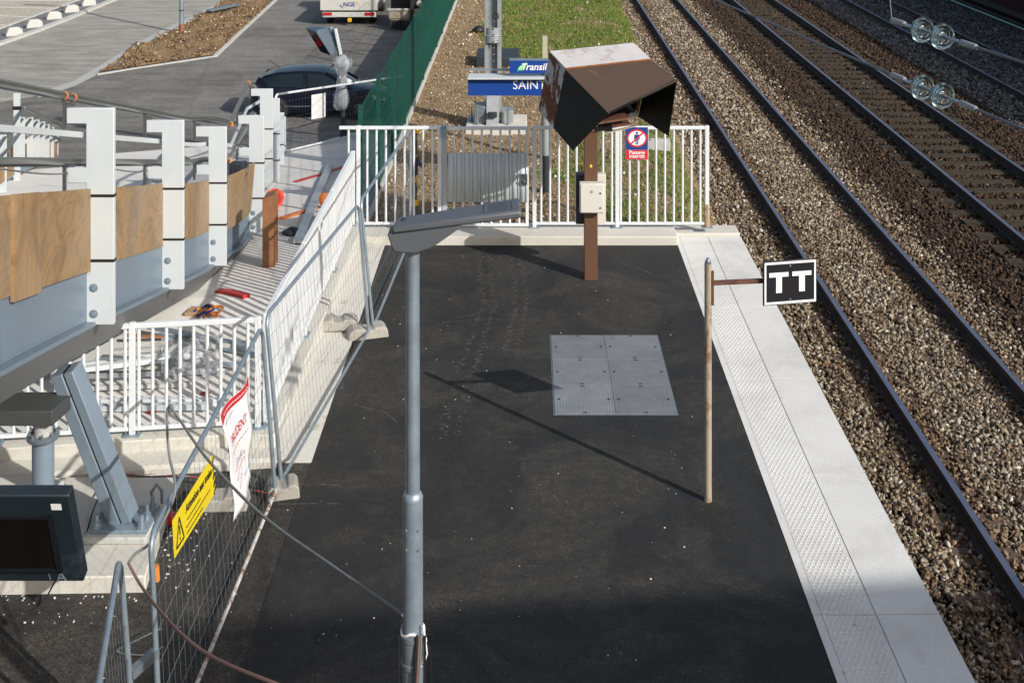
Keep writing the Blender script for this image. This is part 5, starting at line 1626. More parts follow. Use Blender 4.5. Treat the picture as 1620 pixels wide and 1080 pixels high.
# dark cabinet lying behind the mast and a pale block
m = MB(); m.box(-1.24, -.16, 30.4, 31.7, -.2, .12)
tag(build(m, 'equipment_cabinet', 'cabinet_dark', origin=(-.7, 31, -.2), bevel=.03), 'low dark grey equipment cabinet on the gravel behind the mast', 'cabinet')
c = on(1042, 228, -.05); m = MB(); m.prism([(c.x - .20, c.y - .12, -.14), (c.x + .20, c.y - .15, -.14), (c.x + .22, c.y + .16, -.14), (c.x - .22, c.y + .16, -.14)], (0, 0, .16))
m.box(c.x - .16, c.x + .16, c.y - .08, c.y + .1, .02, .035)
tag(build(m, 'concrete_block', 'kerb_white', origin=(c.x, c.y, -.14), bevel=.012), 'small white concrete block on the grass behind the prohibition sign', 'block')
c = on(757, 51, -.1); m = MB(); m.lathe(c, Z_, [(.16, 0), (.2, .06), (.12, .15), (.03, .19)], 9)
tag(build(m, 'rubbish_bag', 'dark_rubber', origin=c, sharp=80), 'small black rubbish bag on the grass left of the mast', 'bag')

# ------------------------------------------------------------------ green mesh fence on its wall
gf_ = thing('green_mesh_fence', 'dark green welded mesh fence with white base slabs along the yard', 'fence', (-2.38, 17.9, -.2))
GX, GP = -2.385, 2.16
m = MB(); m.box(-2.43, -2.36, 17.66, 92, -3.2, -.16); struct(build(m, 'retaining_wall', 'kerb_concrete'))
wm = MB()
for i in range(43):
    y = .03 + i * (GP - .06) / 42
    wm.box(-.0016, .0016, y - .0016, y + .0016, 0, 1.80)
for k in range(10):
    z = .02 + k * .194
    wm.box(.0016, .006, .01, GP - .01, z - .0025, z + .0025)
    if k in (0, 3, 6, 9): wm.box(.0016, .008, .01, GP - .01, z + .02, z + .027)
wme = mesh_from('mesh_panel', wm.v, wm.f, 'green_wire', fix=False)
pmh = MB(); pmh.box(-.03, .03, -.03, .03, -.25, 1.85); pme2 = mesh_from('fence_post', pmh.v, pmh.f, 'green_wire')
bs = MB(); bs.box(-.02, .045, .05, GP - .05, -.30, -.06); bme = mesh_from('base_slab', bs.v, bs.f, 'kerb_white')
for k in range(20):
    y = 17.75 + k * GP
    o = put(wme, 'mesh_panel', (GX, y, -.05), gf_); o['kind'] = 'stuff'
    put(pme2, 'fence_post', (GX, y, -.08), gf_)
    put(bme, 'base_slab', (GX, y, .02 + rng.uniform(-.02, .03)), gf_)

# ------------------------------------------------------------------ overhead wires with glass insulators
wd = (Vector((2.77, 6.86, 0)) - Vector((1.90, 11.63, 0)))
wdir = wd.normalized()
def wire_at(Y): return 1.90 + (11.63 - Y) * wd.x / -wd.y
for nm, zc, lab, Ya in (('lower', 4.08, 'lower overhead wire with two glass insulator discs above the tracks', 40), ('upper', 4.45, 'upper overhead wire with two glass insulator discs above the tracks', 12.9)):
    K = 0.656
    c1, c2 = Vector((wire_at(7.99), 7.99, zc)), Vector((wire_at(7.74), 7.74, zc))
    root = thing('overhead_wire', lab, 'overhead wire', c1)
    d = (c2 - c1).normalized()
    def lt(c, prof, n): 
        mm = MB(); mm.lathe(c, d, [(r * K, h * K) for r, h in prof], n); return mm
    if nm == 'lower':
        m = MB(); m.tube([Vector((wire_at(Ya), Ya, zc + .1)), c1 - d * .62 * K], .009, 6); build(m, 'wire', 'wire_cable', root)
    else:
        m = MB(); m.tube([c1 - d * .62 * K, c1 - d * .68 * K + Vector((0.0, 0.02, 0.25)), c1 - d * .68 * K + Vector((0, 0.1, 2.2))], .004, 6); build(m, 'wire', 'wire_cable', root)
    m = MB(); m.tube([c2 + d * .62 * K, c2 + d * 4.5], .009, 6); build(m, 'wire', 'wire_cable', root)
    for c in (c1, c2):
        m = lt(c - d * .02 * K, [(.025, -.02), (.06, -.012), (.100, .0), (.124, .022), (.129, .036), (.124, .040), (.108, .030), (.104, .048), (.098, .048), (.094, .028), (.080, .026), (.076, .046), (.070, .046), (.066, .024), (.050, .022), (.045, .040), (.030, .042)], 40)
        dsc = build(m, 'glass_disc', 'insulator_glass', root, sharp=70)
        build(lt(c - d * .13 * K, [(.018, 0), (.032, .02), (.046, .06), (.048, .10), (.040, .118)], 16), 'cap', 'galv', dsc)
        build(lt(c + d * .022 * K, [(.020, 0), (.020, .05), (.014, .06), (.014, .26)], 10), 'pin', 'galv_dark', dsc)
    build(lt(c1 - d * .62 * K, [(.024, 0), (.030, .02), (.030, .26), (.022, .28)], 14), 'clamp', 'mast', root)
    build(lt(c2 + d * .34 * K, [(.020, 0), (.030, .02), (.030, .26), (.022, .28)], 14), 'clamp', 'mast', root)
    for (ca_, cb_, cc_, bb2, mt) in ((c1, -.35, -.22, -.12, 'galv'), (c2, .14, .24, .36, 'galv_dark')):
        m = MB()
        for sx in (-1, 1): m.tube([ca_ + d * cb_ * K, ca_ + d * cc_ * K + X_ * .02 * sx, ca_ + d * bb2 * K], .007, 8)
        build(m, 'shackle', mt, root)

# ------------------------------------------------------------------ information display, lower left
dsp = thing('information_display', 'dark blue information display tilted down with a black screen, lower left corner', 'display', (-3.0, 6.0, 2.1))
tl, tr_ = Vector((-2.95, 5.80, 2.615)), Vector((-2.151, 5.80, 2.615))
bl_, br_ = Vector((-2.95, 6.0, 2.09)), Vector((-2.151, 6.0, 2.09))
dn = (br_ - tr_).normalized(); nf = Vector((0, -1, 0)); nf = (nf - dn * nf.dot(dn)).normalized()
m = MB(); m.prism([tl, tr_, br_, bl_], -nf * 0.065); build(m, 'case', 'monitor_case', dsp, bevel=.008)
def mp(u, v, o=0.0): return tl.lerp(tr_, u).lerp(bl_.lerp(br_, u), v) + nf * o
m = MB()
for (u0, u1, v0, v1) in [(-.2, .875, .215, .245), (-.2, .875, .835, .87), (.855, .885, .215, .87)]:
    m.prism([mp(u0, v0, .001), mp(u1, v0, .001), mp(u1, v1, .001), mp(u0, v1, .001)], nf * .012)
build(m, 'bezel', 'monitor_bezel', dsp)
m = MB(); m.prism([mp(-.2, .24, .001), mp(.86, .24, .001), mp(.86, .84, .001), mp(-.2, .84, .001)], nf * .003); build(m, 'screen', 'screen_glass', dsp)
m = MB(); m.prism([mp(.885, .09, .001), mp(.945, .09, .001), mp(.945, .155, .001), mp(.885, .155, .001)], nf * .002); build(m, 'label', 'sign_white', dsp)
m = MB()
m.beam(mp(.868, .885, .003), mp(.845, .98, .003), .008, .003, up=nf); m.beam(mp(.868, .885, .003), mp(.893, .98, .003), .008, .003, up=nf); m.beam(mp(.853, .95, .0035), mp(.885, .95, .0035), .006, .003, up=nf)
m.beam(mp(.795, .885, .003), mp(.80, .97, .003), .004, .003, up=nf)
m.prism([mp(.70, .252, .004), mp(.80, .252, .004), mp(.80, .262, .004), mp(.70, .262, .004)], nf * .001)
build(m, 'maker_mark', 'galv', dsp)
m = MB(); m.box(-2.95, -2.75, 6.0, 6.25, 2.3, 2.5); m.cyl((-3.05, 6.3, 0), (-3.05, 6.3, 2.6), .06, 14); build(m, 'support', 'monitor_case', dsp)

# ------------------------------------------------------------------ dark hatchback
CG = zf(37.5)
co = Vector((-8.25, 37.55, CG))      # rear end centre on the ground; the car points to +X
car = thing('parked_car', 'dark navy hatchback parked behind the mesh fence', 'car', co)
def cp(x, y, z): return co + Vector((x, y, z))
def loft(stations, name, mat, parent=car, sharp=40):
    m = MB(); n = len(stations[0])
    for s in stations: m.v += [Vector(p) for p in s]
    for i in range(len(stations) - 1):
        for k in range(n - 1):
            m.f.append([i * n + k, i * n + k + 1, (i + 1) * n + k + 1, (i + 1) * n + k])
    m.f.append(list(range(n))); m.f.append([(len(stations) - 1) * n + k for k in reversed(range(n))])
    return build(m, name, mat, parent, sharp=sharp)
body = []
for (x, zb, hw, zs) in [(0.0, .80, .66, .36), (.10, .93, .78, .26), (.45, .98, .84, .22), (1.2, .97, .865, .20), (2.2, .95, .87, .20), (2.9, .92, .865, .20), (3.4, .84, .85, .22), (3.85, .74, .80, .24), (4.12, .62, .68, .28), (4.22, .50, .52, .34)]:
    body.append([cp(x, -hw * .90, zs), cp(x, -hw * .99, zs + .14), cp(x, -hw, zb * .62), cp(x, -hw * .955, zb - .05), cp(x, -hw * .86, zb), cp(x, -hw * .4, zb + .035), cp(x, 0, zb + .045),
                 cp(x, hw * .4, zb + .035), cp(x, hw * .86, zb), cp(x, hw * .955, zb - .05), cp(x, hw, zb * .62), cp(x, hw * .99, zs + .14), cp(x, hw * .90, zs)])
bo = loft(body, 'body', 'car_paint')
gh = []
for (x, z, hw0, hw1) in [(.06, 1.00, .72, .60), (.42, 1.28, .77, .60), (.85, 1.38, .78, .62), (1.5, 1.42, .785, .63), (2.1, 1.40, .785, .62), (2.5, 1.26, .78, .62), (3.05, .93, .76, .70)]:
    zb = .93
    gh.append([cp(x, -hw0, zb), cp(x, -(hw0 * .45 + hw1 * .55), zb + (z - zb) * .55), cp(x, -hw1, z - .02), cp(x, -hw1 * .5, z + .015), cp(x, 0, z + .02), cp(x, hw1 * .5, z + .015), cp(x, hw1, z - .02), cp(x, (hw0 * .45 + hw1 * .55), zb + (z - zb) * .55), cp(x, hw0, zb)])
loft(gh, 'glazing', 'car_glass', car, 50)
rf = []
for (x, z, hw1) in [(.10, 1.035, .605), (.42, 1.285, .615), (.85, 1.385, .635), (1.5, 1.425, .645), (2.1, 1.405, .635), (2.28, 1.355, .63)]:
    rf.append([cp(x, -hw1 - .03, z - .06), cp(x, -hw1, z - .01), cp(x, -hw1 * .5, z + .025), cp(x, 0, z + .03), cp(x, hw1 * .5, z + .025), cp(x, hw1, z - .01), cp(x, hw1 + .03, z - .06)])
loft(rf, 'roof', 'car_paint')
for sgn in (-1, 1):
    for (xa, xb, w) in [(1.62, 1.66, .07), (.50, .22, .16)]:
        m = MB(); m.beam(cp(xa, sgn * .805, .92), cp(xb, sgn * .645, 1.38 if xa > 1 else 1.18), w, .02, up=(0, 1, 0.2)); build(m, 'pillar', 'car_paint', car)
    m = MB(); m.beam(cp(3.02, sgn * .765, .93), cp(2.26, sgn * .655, 1.37), .05, .02, up=(0, 1, 0.2)); build(m, 'pillar', 'car_paint', car)
    m = MB(); m.lathe(cp(2.62, sgn * .92, 1.0), (0, sgn, 0), [(.05, -.04), (.085, 0), (.07, .08)], 10); build(m, 'mirror', 'car_paint', car)
    m = MB(); m.prism([cp(3.72, sgn * .79, .60), cp(4.08, sgn * .66, .54), cp(4.02, sgn * .64, .64), cp(3.66, sgn * .79, .72)], (0, sgn * .035, 0)); build(m, 'headlight', 'lamp_clear', car)
    m = MB(); m.prism([cp(.02, sgn * .66, .70), cp(.32, sgn * .83, .74), cp(.28, sgn * .82, .92), cp(.04, sgn * .68, .92)], (-.02, sgn * .03, 0)); build(m, 'tail_light', 'tail_red', car)
    for xw in (.80, 3.30):
        m = MB(); m.lathe(cp(xw, sgn * .80, .31), (0, sgn, 0), [(.375, -.15), (.375, .072)], 28); build(m, 'wheel_arch', 'truck_dark', car)
        m = MB(); m.lathe(cp(xw, sgn * .70, .31), (0, sgn, 0), [(.26, 0), (.305, .03), (.315, .10), (.31, .17), (.28, .19), (.22, .185)], 28)
        wh = build(m, 'wheel', 'tyre', car)
        m = MB(); m.lathe(cp(xw, sgn * .872, .31), (0, sgn, 0), [(.215, 0), (.20, .012), (.07, .018), (.06, .028), (.02, .03)], 24); ri = build(m, 'rim', 'rim', wh)
        m = MB()
        for k in range(6):
            a = k * math.tau / 6
            c = cp(xw + .135 * math.cos(a), sgn * .888, .31 + .135 * math.sin(a)); m.lathe(c, (0, sgn, 0), [(.040, 0), (.038, .004)], 10)
        build(m, 'rim_holes', 'cabinet_dark', wh)
    m = MB(); m.box(co.x + 1.05, co.x + 1.95, co.y + sgn * .875 - .006, co.y + sgn * .875 + .006, CG + .40, CG + .415); build(m, 'side_strip', 'galv', car)
m = MB(); m.cyl(cp(.75, 0, 1.40), cp(.42, 0, 1.62), .012, 6); build(m, 'antenna', 'dark_rubber', car)
m = MB(); m.prism([cp(2.62, -.50, 1.17), cp(2.62, -.1, 1.18), cp(2.95, -.1, .995), cp(2.95, -.5, .985)], (.02, 0, .02)); build(m, 'windscreen_sticker', 'white_plastic', car)

# ------------------------------------------------------------------ flatbed truck seen from behind
TY = 54.3; TG = zf(TY)
tk = thing('flatbed_truck', 'white flatbed site truck with blue NGE lettering, seen from behind', 'truck', (-7.8, TY, TG))
def tb(x0, x1, y0, y1, z0, z1, nm, mt, par=tk, bv=.02):
    mm = MB(); mm.box(-7.8 + x0, -7.8 + x1, TY + y0, TY + y1, TG + z0, TG + z1); return build(mm, nm, mt, par, bevel=bv)
tg = tb(-1.27, 1.27, 0, .05, .66, 1.14, 'tailgate', 'truck_white')
tb(-1.27, -1.21, .06, 3.6, .66, 1.14, 'side_board', 'truck_white'); tb(1.21, 1.27, .06, 3.6, .66, 1.14, 'side_board', 'truck_white')
tb(-1.2, 1.2, .06, 3.6, .62, .68, 'bed', 'truck_white'); tb(-1.2, 1.2, 3.55, 3.62, .66, 1.5, 'headboard', 'truck_white')
bm = tb(-1.18, 1.2, .02, .12, .36, .58, 'bumper', 'truck_white')
tb(-1.14, -.75, -.005, .02, .44, .57, 'tail_light', 'tail_red', tk, 0); tb(.70, 1.12, -.005, .02, .44, .57, 'tail_light', 'tail_red', tk, 0)
tb(-1.12, -.62, -.005, .018, .365, .43, 'number_plate', 'kerb_grey', tk, 0)
tb(-.9, .9, .3, 3.4, .30, .60, 'chassis', 'truck_dark'); tb(-.05, .12, -.1, .02, .16, .33, 'tow_hook', 'yellow_tape', tk)
for x in (-.95, .95):
    for y in (.9, 4.3):
        m = MB(); m.lathe((-7.8 + x - .14, TY + y, TG + .36), X_, [(.30, 0), (.355, .04), (.36, .24), (.30, .28)], 24); wh = build(m, 'wheel', 'tyre', tk)
        m = MB(); m.lathe((-7.8 + x + .14 * (1 if x > 0 else -1), TY + y, TG + .36), X_ if x > 0 else -X_, [(.20, 0), (.18, .02), (.06, .03)], 18); build(m, 'rim', 'rim', wh)
tb(-1.05, 1.05, 3.75, 5.4, .45, 1.9, 'cab', 'truck_white', tk, .08)
tb(-.9, .9, 3.70, 3.76, 1.3, 1.75, 'rear_window', 'car_glass')
build(text_mb('NGE', (-8.05, TY - .006, TG + .84), X_, Z_, .26, .003, bold=True), 'lettering', 'text_dark_blue', tg, fix=False)
m = MB(); m.lathe((-7.42, TY - .003, TG + 1.01), (0, -1, 0), [(.05, 0), (.045, .004)], 10); build(m, 'yellow_dot', 'yellow_tape', tg)
m = MB(); m.tube([(-8.14, TY - .005, TG + .93), (-8.16, TY - .005, TG + .86), (-8.08, TY - .005, TG + .80)], .02, 6); build(m, 'blue_swoosh', 'text_dark_blue', tg)
ld = MB(); ld.grid(lambda u, v: Vector((-8.6 + 1.1 * u, TY + .4 + 1.4 * v, TG + .72 + .42 * math.sin(math.pi * u) * math.sin(math.pi * v) + .12 * mnoise.noise(Vector((u * 5, v * 5, 2))))), 10, 10)
tag(build(ld, 'tarpaulin', 'tarp_red', fix=False, sharp=180), 'crumpled red tarpaulin lying in the bed of the truck', 'tarpaulin')

# machine on a low trailer beside the truck
MG = TG; ex0 = at(615, 33, 53)
mc = thing('site_machine', 'dark tracked site machine with beige blade beside the truck', 'machine', (ex0.x + .7, 53, MG))
def mbx(x0, x1, y0, y1, z0, z1, nm, mt, bv=.03):
    mm = MB(); mm.box(ex0.x + x0, ex0.x + x1, 53 + y0, 53 + y1, MG + z0, MG + z1); return build(mm, nm, mt, mc, bevel=bv)
mbx(.0, .92, -.05, .05, .50, .92, 'blade', 'beige_steel'); mbx(1.05, 1.75, -.05, .05, .50, .92, 'blade', 'beige_steel')
mbx(-.05, .95, -.10, -.055, .86, .95, 'blade_edge', 'kerb_white', .01)
for k in range(7): mbx(.1 + k * .115, .17 + k * .115, -.16, .0, .12, .46, 'bucket_tooth', 'truck_dark', .01)
mbx(.06, .95, -.02, .5, .36, .50, 'bucket', 'beige_steel')
mbx(.93, 1.08, -.2, 1.6, .30, 2.2, 'boom', 'truck_dark'); mbx(.1, .5, .6, 2.8, .0, .55, 'track', 'tyre'); mbx(1.3, 1.7, .6, 2.8, .0, .55, 'track', 'tyre')
mbx(.0, 1.8, .8, 2.6, .6, 1.5, 'engine_housing', 'truck_dark'); mbx(.3, .85, .75, 1.4, 1.28, 1.6, 'orange_cover', 'orange_tape')
m = MB(); m.lathe((ex0.x + 1.3, 53.2, MG + 1.12), (0, -1, 0), [(.14, 0), (.12, .06), (.05, .08)], 14); build(m, 'work_lamp', 'kerb_white', mc)

# ------------------------------------------------------------------ floodlight on its wrapped pole
FYY = 33.0; sc_ = FYY / F
fl = thing('floodlight', 'blue grey floodlight on a pole wrapped in clear plastic film beside the dark car', 'floodlight', at(543, 190, FYY))
base = onf(543, 214); base.y = FYY; base.x = (543 - PX) * sc_; base.z = zf(FYY)
fl.location = base
pt = at(541, 92, FYY)
m = MB(); m.lathe(base, Z_, [(.10, 0), (.07, .3), (.055, pt.z - base.z)], 14); build(m, 'pole', 'cabinet_dark', fl)
el = at(526, 46, FYY)
m = MB(); m.beam(pt + Z_ * .0, el, .13, .12); build(m, 'arm', 'floodlight', fl, bevel=.02)
m = MB(); p = at(533, 62, FYY - .12); m.beam(p + Vector((.11, 0, -.42)), p + Vector((-.04, 0, .28)), .07, .14, up=(0, 1, 0)); build(m, 'ballast_box', 'blade_white', fl, bevel=.01)
hc = at(513, 60, FYY); hn_ = Vector((-.66, -.42, -.5)).normalized()
hu = Vector((0, 0, 1)); hu = (hu - hn_ * hu.dot(hn_)).normalized(); hr_ = hn_.cross(hu)
m = MB()
fr4 = [hc + hn_ * .20 + hr_ * a * .34 + hu * b_ * .40 for a, b_ in ((-1, -1), (1, -1), (1, 1), (-1, 1))]
md4 = [hc + hn_ * .10 + hr_ * a * .34 + hu * b_ * .40 for a, b_ in ((-1, -1), (1, -1), (1, 1), (-1, 1))]
bk4 = [hc - hn_ * .16 + hr_ * a * .19 + hu * b_ * .24 for a, b_ in ((-1, -1), (1, -1), (1, 1), (-1, 1))]
m.add(fr4 + md4 + bk4, [(0, 1, 2, 3), (8, 11, 10, 9)] + [(i, 4 + i, 4 + (i + 1) % 4, (i + 1) % 4) for i in range(4)] + [(4 + i, 8 + i, 8 + (i + 1) % 4, 4 + (i + 1) % 4) for i in range(4)])
hd_ = build(m, 'lamp_head', 'floodlight', fl, bevel=.015)
m = MB(); m.prism([p + hn_ * .002 + (hc + hn_ * .20 - p) * .1 for p in fr4], hn_ * .006); build(m, 'lens', 'screen_glass', hd_)
m = MB(); m.cyl(hc - hn_ * .15, el, .09, 12); build(m, 'pivot', 'galv', fl)
pts, rs = [], []
for (py, r) in [(86, .10), (91, .20), (97, .26), (104, .25), (111, .16), (120, .13), (128, .14), (135, .13), (142, .16), (150, .20), (160, .22), (167, .20), (173, .15)]:
    pts.append(at(541 + rng.uniform(-1, 1), py, FYY)); rs.append(r)
m = MB(); m.tube(pts, rs, 14)
for v in m.v:
    n_ = mnoise.noise(v * 6.0) * .07
    v.x += n_; v.y += mnoise.noise(v * 5.0 + Vector((7, 3, 1))) * .07
build(m, 'plastic_film', 'plastic_film', fl, sharp=180)

# road lamp pole on the soil island, kerb blocks
b0 = onf(287, 53)
rl = thing('road_lamp_post', 'tall grey lamp post standing at the edge of the roadside soil island', 'lamp post', b0)
m = MB(); m.lathe(b0 - Z_ * .1, Z_, [(.105, 0), (.10, .5)], 16); build(m, 'pole_base', 'timber_brown', rl)
m = MB(); m.lathe(b0 + Z_ * .38, Z_, [(.098, 0), (.075, 6.5)], 16); build(m, 'pole', 'galv', rl)
m = MB(); m.cyl(b0 + Z_ * .95, b0 + Z_ * 1.0, .104, 16); build(m, 'band', 'cabinet_dark', rl)
m = MB(); m.beam(b0 + Z_ * 6.8, b0 + Vector((-1.2, 0, 7.0)), .25, .1); build(m, 'luminaire', 'lamp_grey', rl)
ordn = ['nearest the left frame edge', 'second from the left frame edge', 'third from the left frame edge', 'fourth from the left frame edge', 'fifth from the left frame edge', 'at the top frame edge']
kb = None
for i, (px, py) in enumerate([(22, 57), (54, 44), (85, 31), (113, 20), (140, 9.5), (172, -2)]):
    c = onf(px, py)
    if kb is None:
        m = MB(); m.prism([Vector((-.36, -.13, 0)), Vector((.36, -.13, 0)), Vector((.31, -.13, .26)), Vector((.16, -.13, .36)), Vector((-.22, -.13, .36)), Vector((-.33, -.13, .16))], (0, .26, 0))
        kb = build(m, 'kerb_block', 'kerb_white', origin=(0, 0, 0), bevel=.03); o = kb
    else:
        o = bpy.data.objects.new('kerb_block', kb.data); col.objects.link(o)
        md = o.modifiers.new('bevel', 'BEVEL'); md.width = .03; md.segments = 2; md.limit_method = 'ANGLE'
    o.location = c + Z_ * .0; o.rotation_euler = (0, 0, rad(40))
    tag(o, 'white concrete kerb block along the road, ' + ordn[i], 'kerb block', 'kerb blocks along the road')
pk = onf(342, 22); m = MB(); m.beam(onf(330, 27, .28), onf(375, 17, .28), .30, .10)
tag(build(m, 'steel_profile', 'galv_dark', origin=pk, bevel=.02), 'grey steel profile lying on the soil island by the road', 'steel profile')

# parked train at the far right, and a pale green line along its track
trn = thing('train_carriage', 'dark maroon train carriage in the top right corner', 'train', (17.6, 45, RT))
m = MB(); m.prism([(16.15, 22, -.25), (16.05, 22, .1), (16.05, 22, 3.0), (16.5, 22, 4.0), (18.4, 22, 4.0), (18.85, 22, 3.0), (18.85, 22, -.25)], (0, 62, 0)); build(m, 'body', 'train_maroon', trn)
for y in (25, 37.2, 44.6, 53):
    m = MB(); m.box(16.02, 16.045, y, y + 1.5, -.05, 1.9); d_ = build(m, 'door', 'train_grey', trn, bevel=.02)
    m = MB(); m.box(16.012, 16.018, y + .3, y + 1.2, .9, 1.7); build(m, 'pane', 'car_glass', d_)
for y in (28.5, 31, 33.5, 40.2, 47.5, 50):
    m = MB(); m.box(16.03, 16.046, y, y + 1.7, .8, 1.7); build(m, 'window', 'car_glass', trn)
m = MB(); m.box(16.3, 18.6, 23, 83, -.5, -.252); build(m, 'underframe', 'truck_dark', trn)
m = MB(); m.tube([(15.66, 24, -.55), (15.66, 85, -.55)], .028, 6)
tag(build(m, 'trackside_cable', 'green_line', origin=(15.66, 24, -.6)), 'pale green cable running beside the train in the top right corner', 'cable')

# unseen stand-in gallery behind the viewer, shaped to cast the soft platform shadow
ofb = thing('shadow_gallery', 'unseen concrete gallery behind the viewer, shaped to shade the near platform', 'shadow caster', (30, -6, -.8))
def bedge(x): return -4.19 + .1 * (x - 13.43)
def gal(x0, x1, d0, d1, z0, z1): return [[(x0, bedge(x0) - d0, z0), (x1, bedge(x1) - d0, z0), (x1, bedge(x1) - d1, z0), (x0, bedge(x0) - d1, z0)], (0, 0, z1 - z0)]
m = MB(); m.prism(*gal(11.45, 50, .05, 4, 4.0, 10.85)); build(m, 'gallery', 'kerb_concrete', ofb)
m = MB(); m.prism(*gal(11.40, 50.05, 0, 4.05, 10.85, 11.0)); build(m, 'roof', 'mast', ofb)
for k in range(10):
    x = 12.6 + k * 3.6
    m = MB(); m.prism(*gal(x, x + 2.6, .01, .045, 6.6, 9.0)); build(m, 'window', 'car_glass', ofb)
for x in (14.2, 23.5, 34):
    m = MB(); m.prism(*gal(x, x + .6, 1, 3, -.8, 4.0)); build(m, 'pier', 'kerb_concrete', ofb)

# ------------------------------------------------------------------ things lying on the sloping concrete behind the wall
def strip(pts, w, h, name, mat, label, cat, dz=.02, group=None):
    m = MB(); P = [onf(*p, dz) for p in pts]
    for a, b_ in zip(P[:-1], P[1:]): m.beam(a, b_, w, h)
    return tag(build(m, name, mat, origin=P[0], bevel=.004), label, cat, group)
strip([(467, 289), (505, 278), (520, 273), (546, 264)], .10, .02, 'red_strap', 'red_plastic', 'long red strap lying across the concrete near the top of the low wall', 'strap')
strip([(444, 348), (470, 340), (500, 331)], .09, .05, 'orange_strap', 'orange_plastic', 'orange strap lying on the concrete beside the cone', 'strap')
strip([(345, 463), (365, 466), (390, 472)], .11, .05, 'red_strap', 'red_plastic', 'short red strap lying on the striped concrete under the ramp', 'strap')
al = thing('aluminium_profiles', 'pair of long aluminium profiles lying on the concrete along the wall', 'profiles', onf(468, 384))
for k, dx in enumerate((0, 7)):
    a, b_ = onf(468 + dx, 388, .06), onf(519 + dx * .8, 266, .06)
    m = MB(); m.beam(a, b_, .075, .06); build(m, 'profile', 'alu', al, origin=a, bevel=.004)
c = onf(433, 330)
cn = thing('traffic_cone', 'red traffic cone lying on its side on the concrete', 'traffic cone', c)
ca = Vector((.35, -.85, .12)).normalized()
m = MB(); m.lathe(c + Vector((-.0, .05, .17)), ca, [(.03, -.30), (.045, -.28), (.12, .0), (.125, .02)], 18); build(m, 'cone', 'cone_red', cn)
m = MB()
u_ = ca.cross(Z_).normalized(); w_ = u_.cross(ca)
m.lathe(c + Vector((0, .05, .17)) + ca * .018, ca, [(.17, 0), (.175, .012), (.17, .024)], 8); build(m, 'base', 'cone_red', cn, bevel=.006)
m = MB(); m.lathe(c + Vector((0, .05, .17)) + ca * .043, ca, [(.115, 0), (.11, .004)], 18); build(m, 'opening', 'cone_inside', cn)
c = onf(513, 330); m = MB(); m.lathe(c + Z_ * .16, Vector((.9, -.4, .1)), [(.04, -.04), (.11, -.04), (.12, 0), (.11, .04), (.04, .04)], 20)
tag(build(m, 'cable_reel', 'orange_plastic', origin=c), 'orange reel standing behind the railing on the low wall', 'reel')
c = onf(462, 372); m = MB(); m.lathe(c, Z_, [(.14, 0), (.17, .05), (.05, .12)], 8)
tag(build(m, 'dust_pan', 'cabinet_dark', origin=c, sharp=60), 'small dark pan on the shaded concrete beside the profiles', 'pan')
c = onf(312, 497); m = MB(); m.prism([c + Vector((-.13, -.08, 0)), c + Vector((.10, -.10, 0)), c + Vector((.13, .10, 0)), c + Vector((-.10, .12, 0))], (0, 0, .05))
tag(build(m, 'carton', 'carton', origin=c, bevel=.006), 'brown carton beside the orange straps under the ramp', 'carton')
sh = thing('strap_heap', 'heap of orange and blue lashing straps on the striped concrete', 'straps', onf(340, 500))
for k in range(6):
    c = onf(335 + rng.uniform(-14, 18), 500 + rng.uniform(-8, 8)); mt = ['orange_plastic', 'orange_tape', 'text_dark_blue'][k % 3 if k < 6 else 0]
    pts = [c + Vector((.10 * math.cos(t + k) * rng.uniform(.7, 1.2), .10 * math.sin(t + k), .02 + .05 * rng.random())) for t in [i * .7 for i in range(8)]]
    m = MB(); m.tube(smooth(pts, 3), .014, 6); build(m, 'strap', mt, sh)
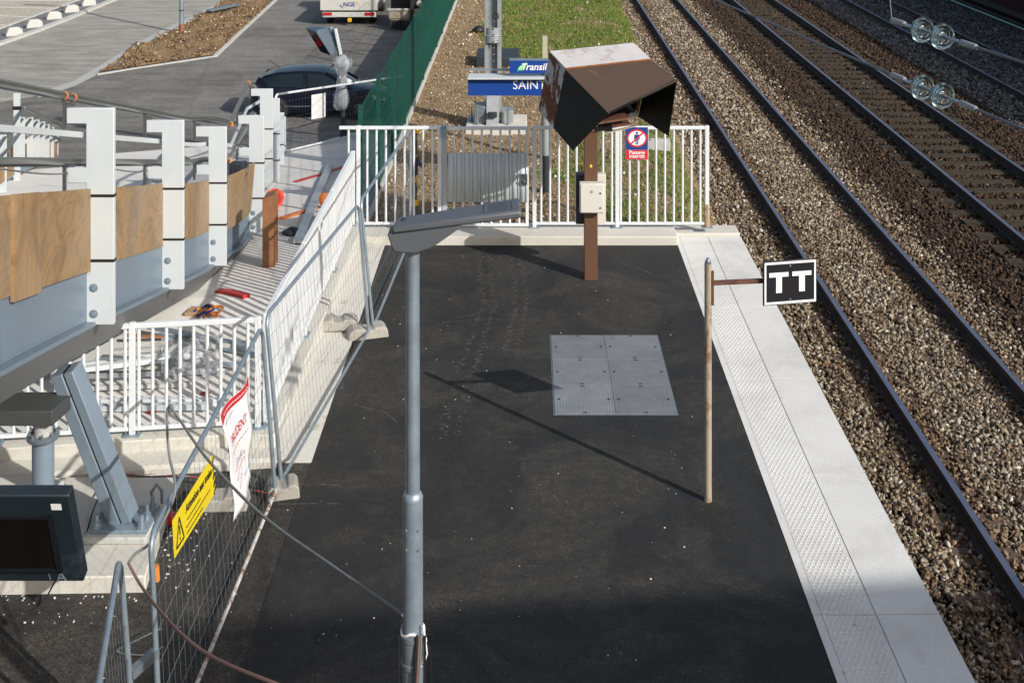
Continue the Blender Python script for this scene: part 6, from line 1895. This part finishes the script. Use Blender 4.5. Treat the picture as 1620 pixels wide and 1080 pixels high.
# heap of light metal sections behind the cross railing
secs = [((60, 590), (300, 560), .05), ((80, 602), (330, 570), .05), ((140, 612), (360, 590), .05), ((180, 560), (390, 555), .04), ((250, 540), (415, 568), .03), ((235, 534), (400, 560), .03), ((120, 640), (345, 640), .06), ((160, 576), (380, 590), .03), ((200, 548), (300, 538), .025), ((130, 650), (330, 655), .05), ((140, 625), (300, 612), .04)]
mats = ['blade_white', 'white_paint', 'alu', 'kerb_white', 'galv', 'galv', 'white_paint', 'alu', 'timber_brown', 'blade_white', 'kerb_white']
wds = ['topmost and palest', 'second', 'third', 'thin upper', 'slanting galvanised', 'second slanting galvanised', 'long front', 'bright aluminium', 'short brown', 'frontmost', 'middle']
stk = thing('metal_section_heap', 'heap of long pale metal sections lying behind the cross railing', 'metal sections', onf(230, 600))
for k, (a, b_, h) in enumerate(secs):
    p, q_ = onf(*a, .03 + .045 * (k % 3)), onf(*b_, .03 + .05 * (k % 2))
    m = MB(); m.beam(p, q_, .055 + .02 * (k % 2), h); build(m, 'section', mats[k], stk, origin=p, bevel=.004)
m = MB(); m.grid(lambda u, v: onf(255 + 95 * u, 548 + 60 * v + 0 * u, .10 + .10 * mnoise.noise(Vector((u * 6, v * 7, 1))) + .05 * mnoise.noise(Vector((u * 15, v * 16, 4)))), 26, 22)
tag(build(m, 'plastic_sheet', 'plastic_film', fix=False, sharp=180), 'crumpled clear plastic sheet lying over the metal sections behind the railing', 'plastic sheet')
for k, (px, py, lab) in enumerate([(240, 655, 'small red plastic offcut behind the cross railing foot'), (325, 625, 'small red plastic offcut among the metal sections')]):
    c = onf(px, py, .01); m = MB(); m.prism([c + Vector((-.05, -.01, 0)), c + Vector((.03, -.03, 0)), c + Vector((.05, .0, .01)), c + Vector((-.03, .02, 0))], (0, 0, .02))
    tag(build(m, 'red_offcut', 'red_plastic', origin=c), lab, 'offcut')
c = on(272, 826, 0); m = MB(); m.lathe(c, Z_, [(.05, 0), (.055, .02), (.045, .07), (.0, .08)], 12)  # low red plastic cap lying on the asphalt
tag(build(m, 'red_cap', 'red_plastic', origin=c), 'small red plastic cap on the asphalt left of the yellow sign', 'pot')
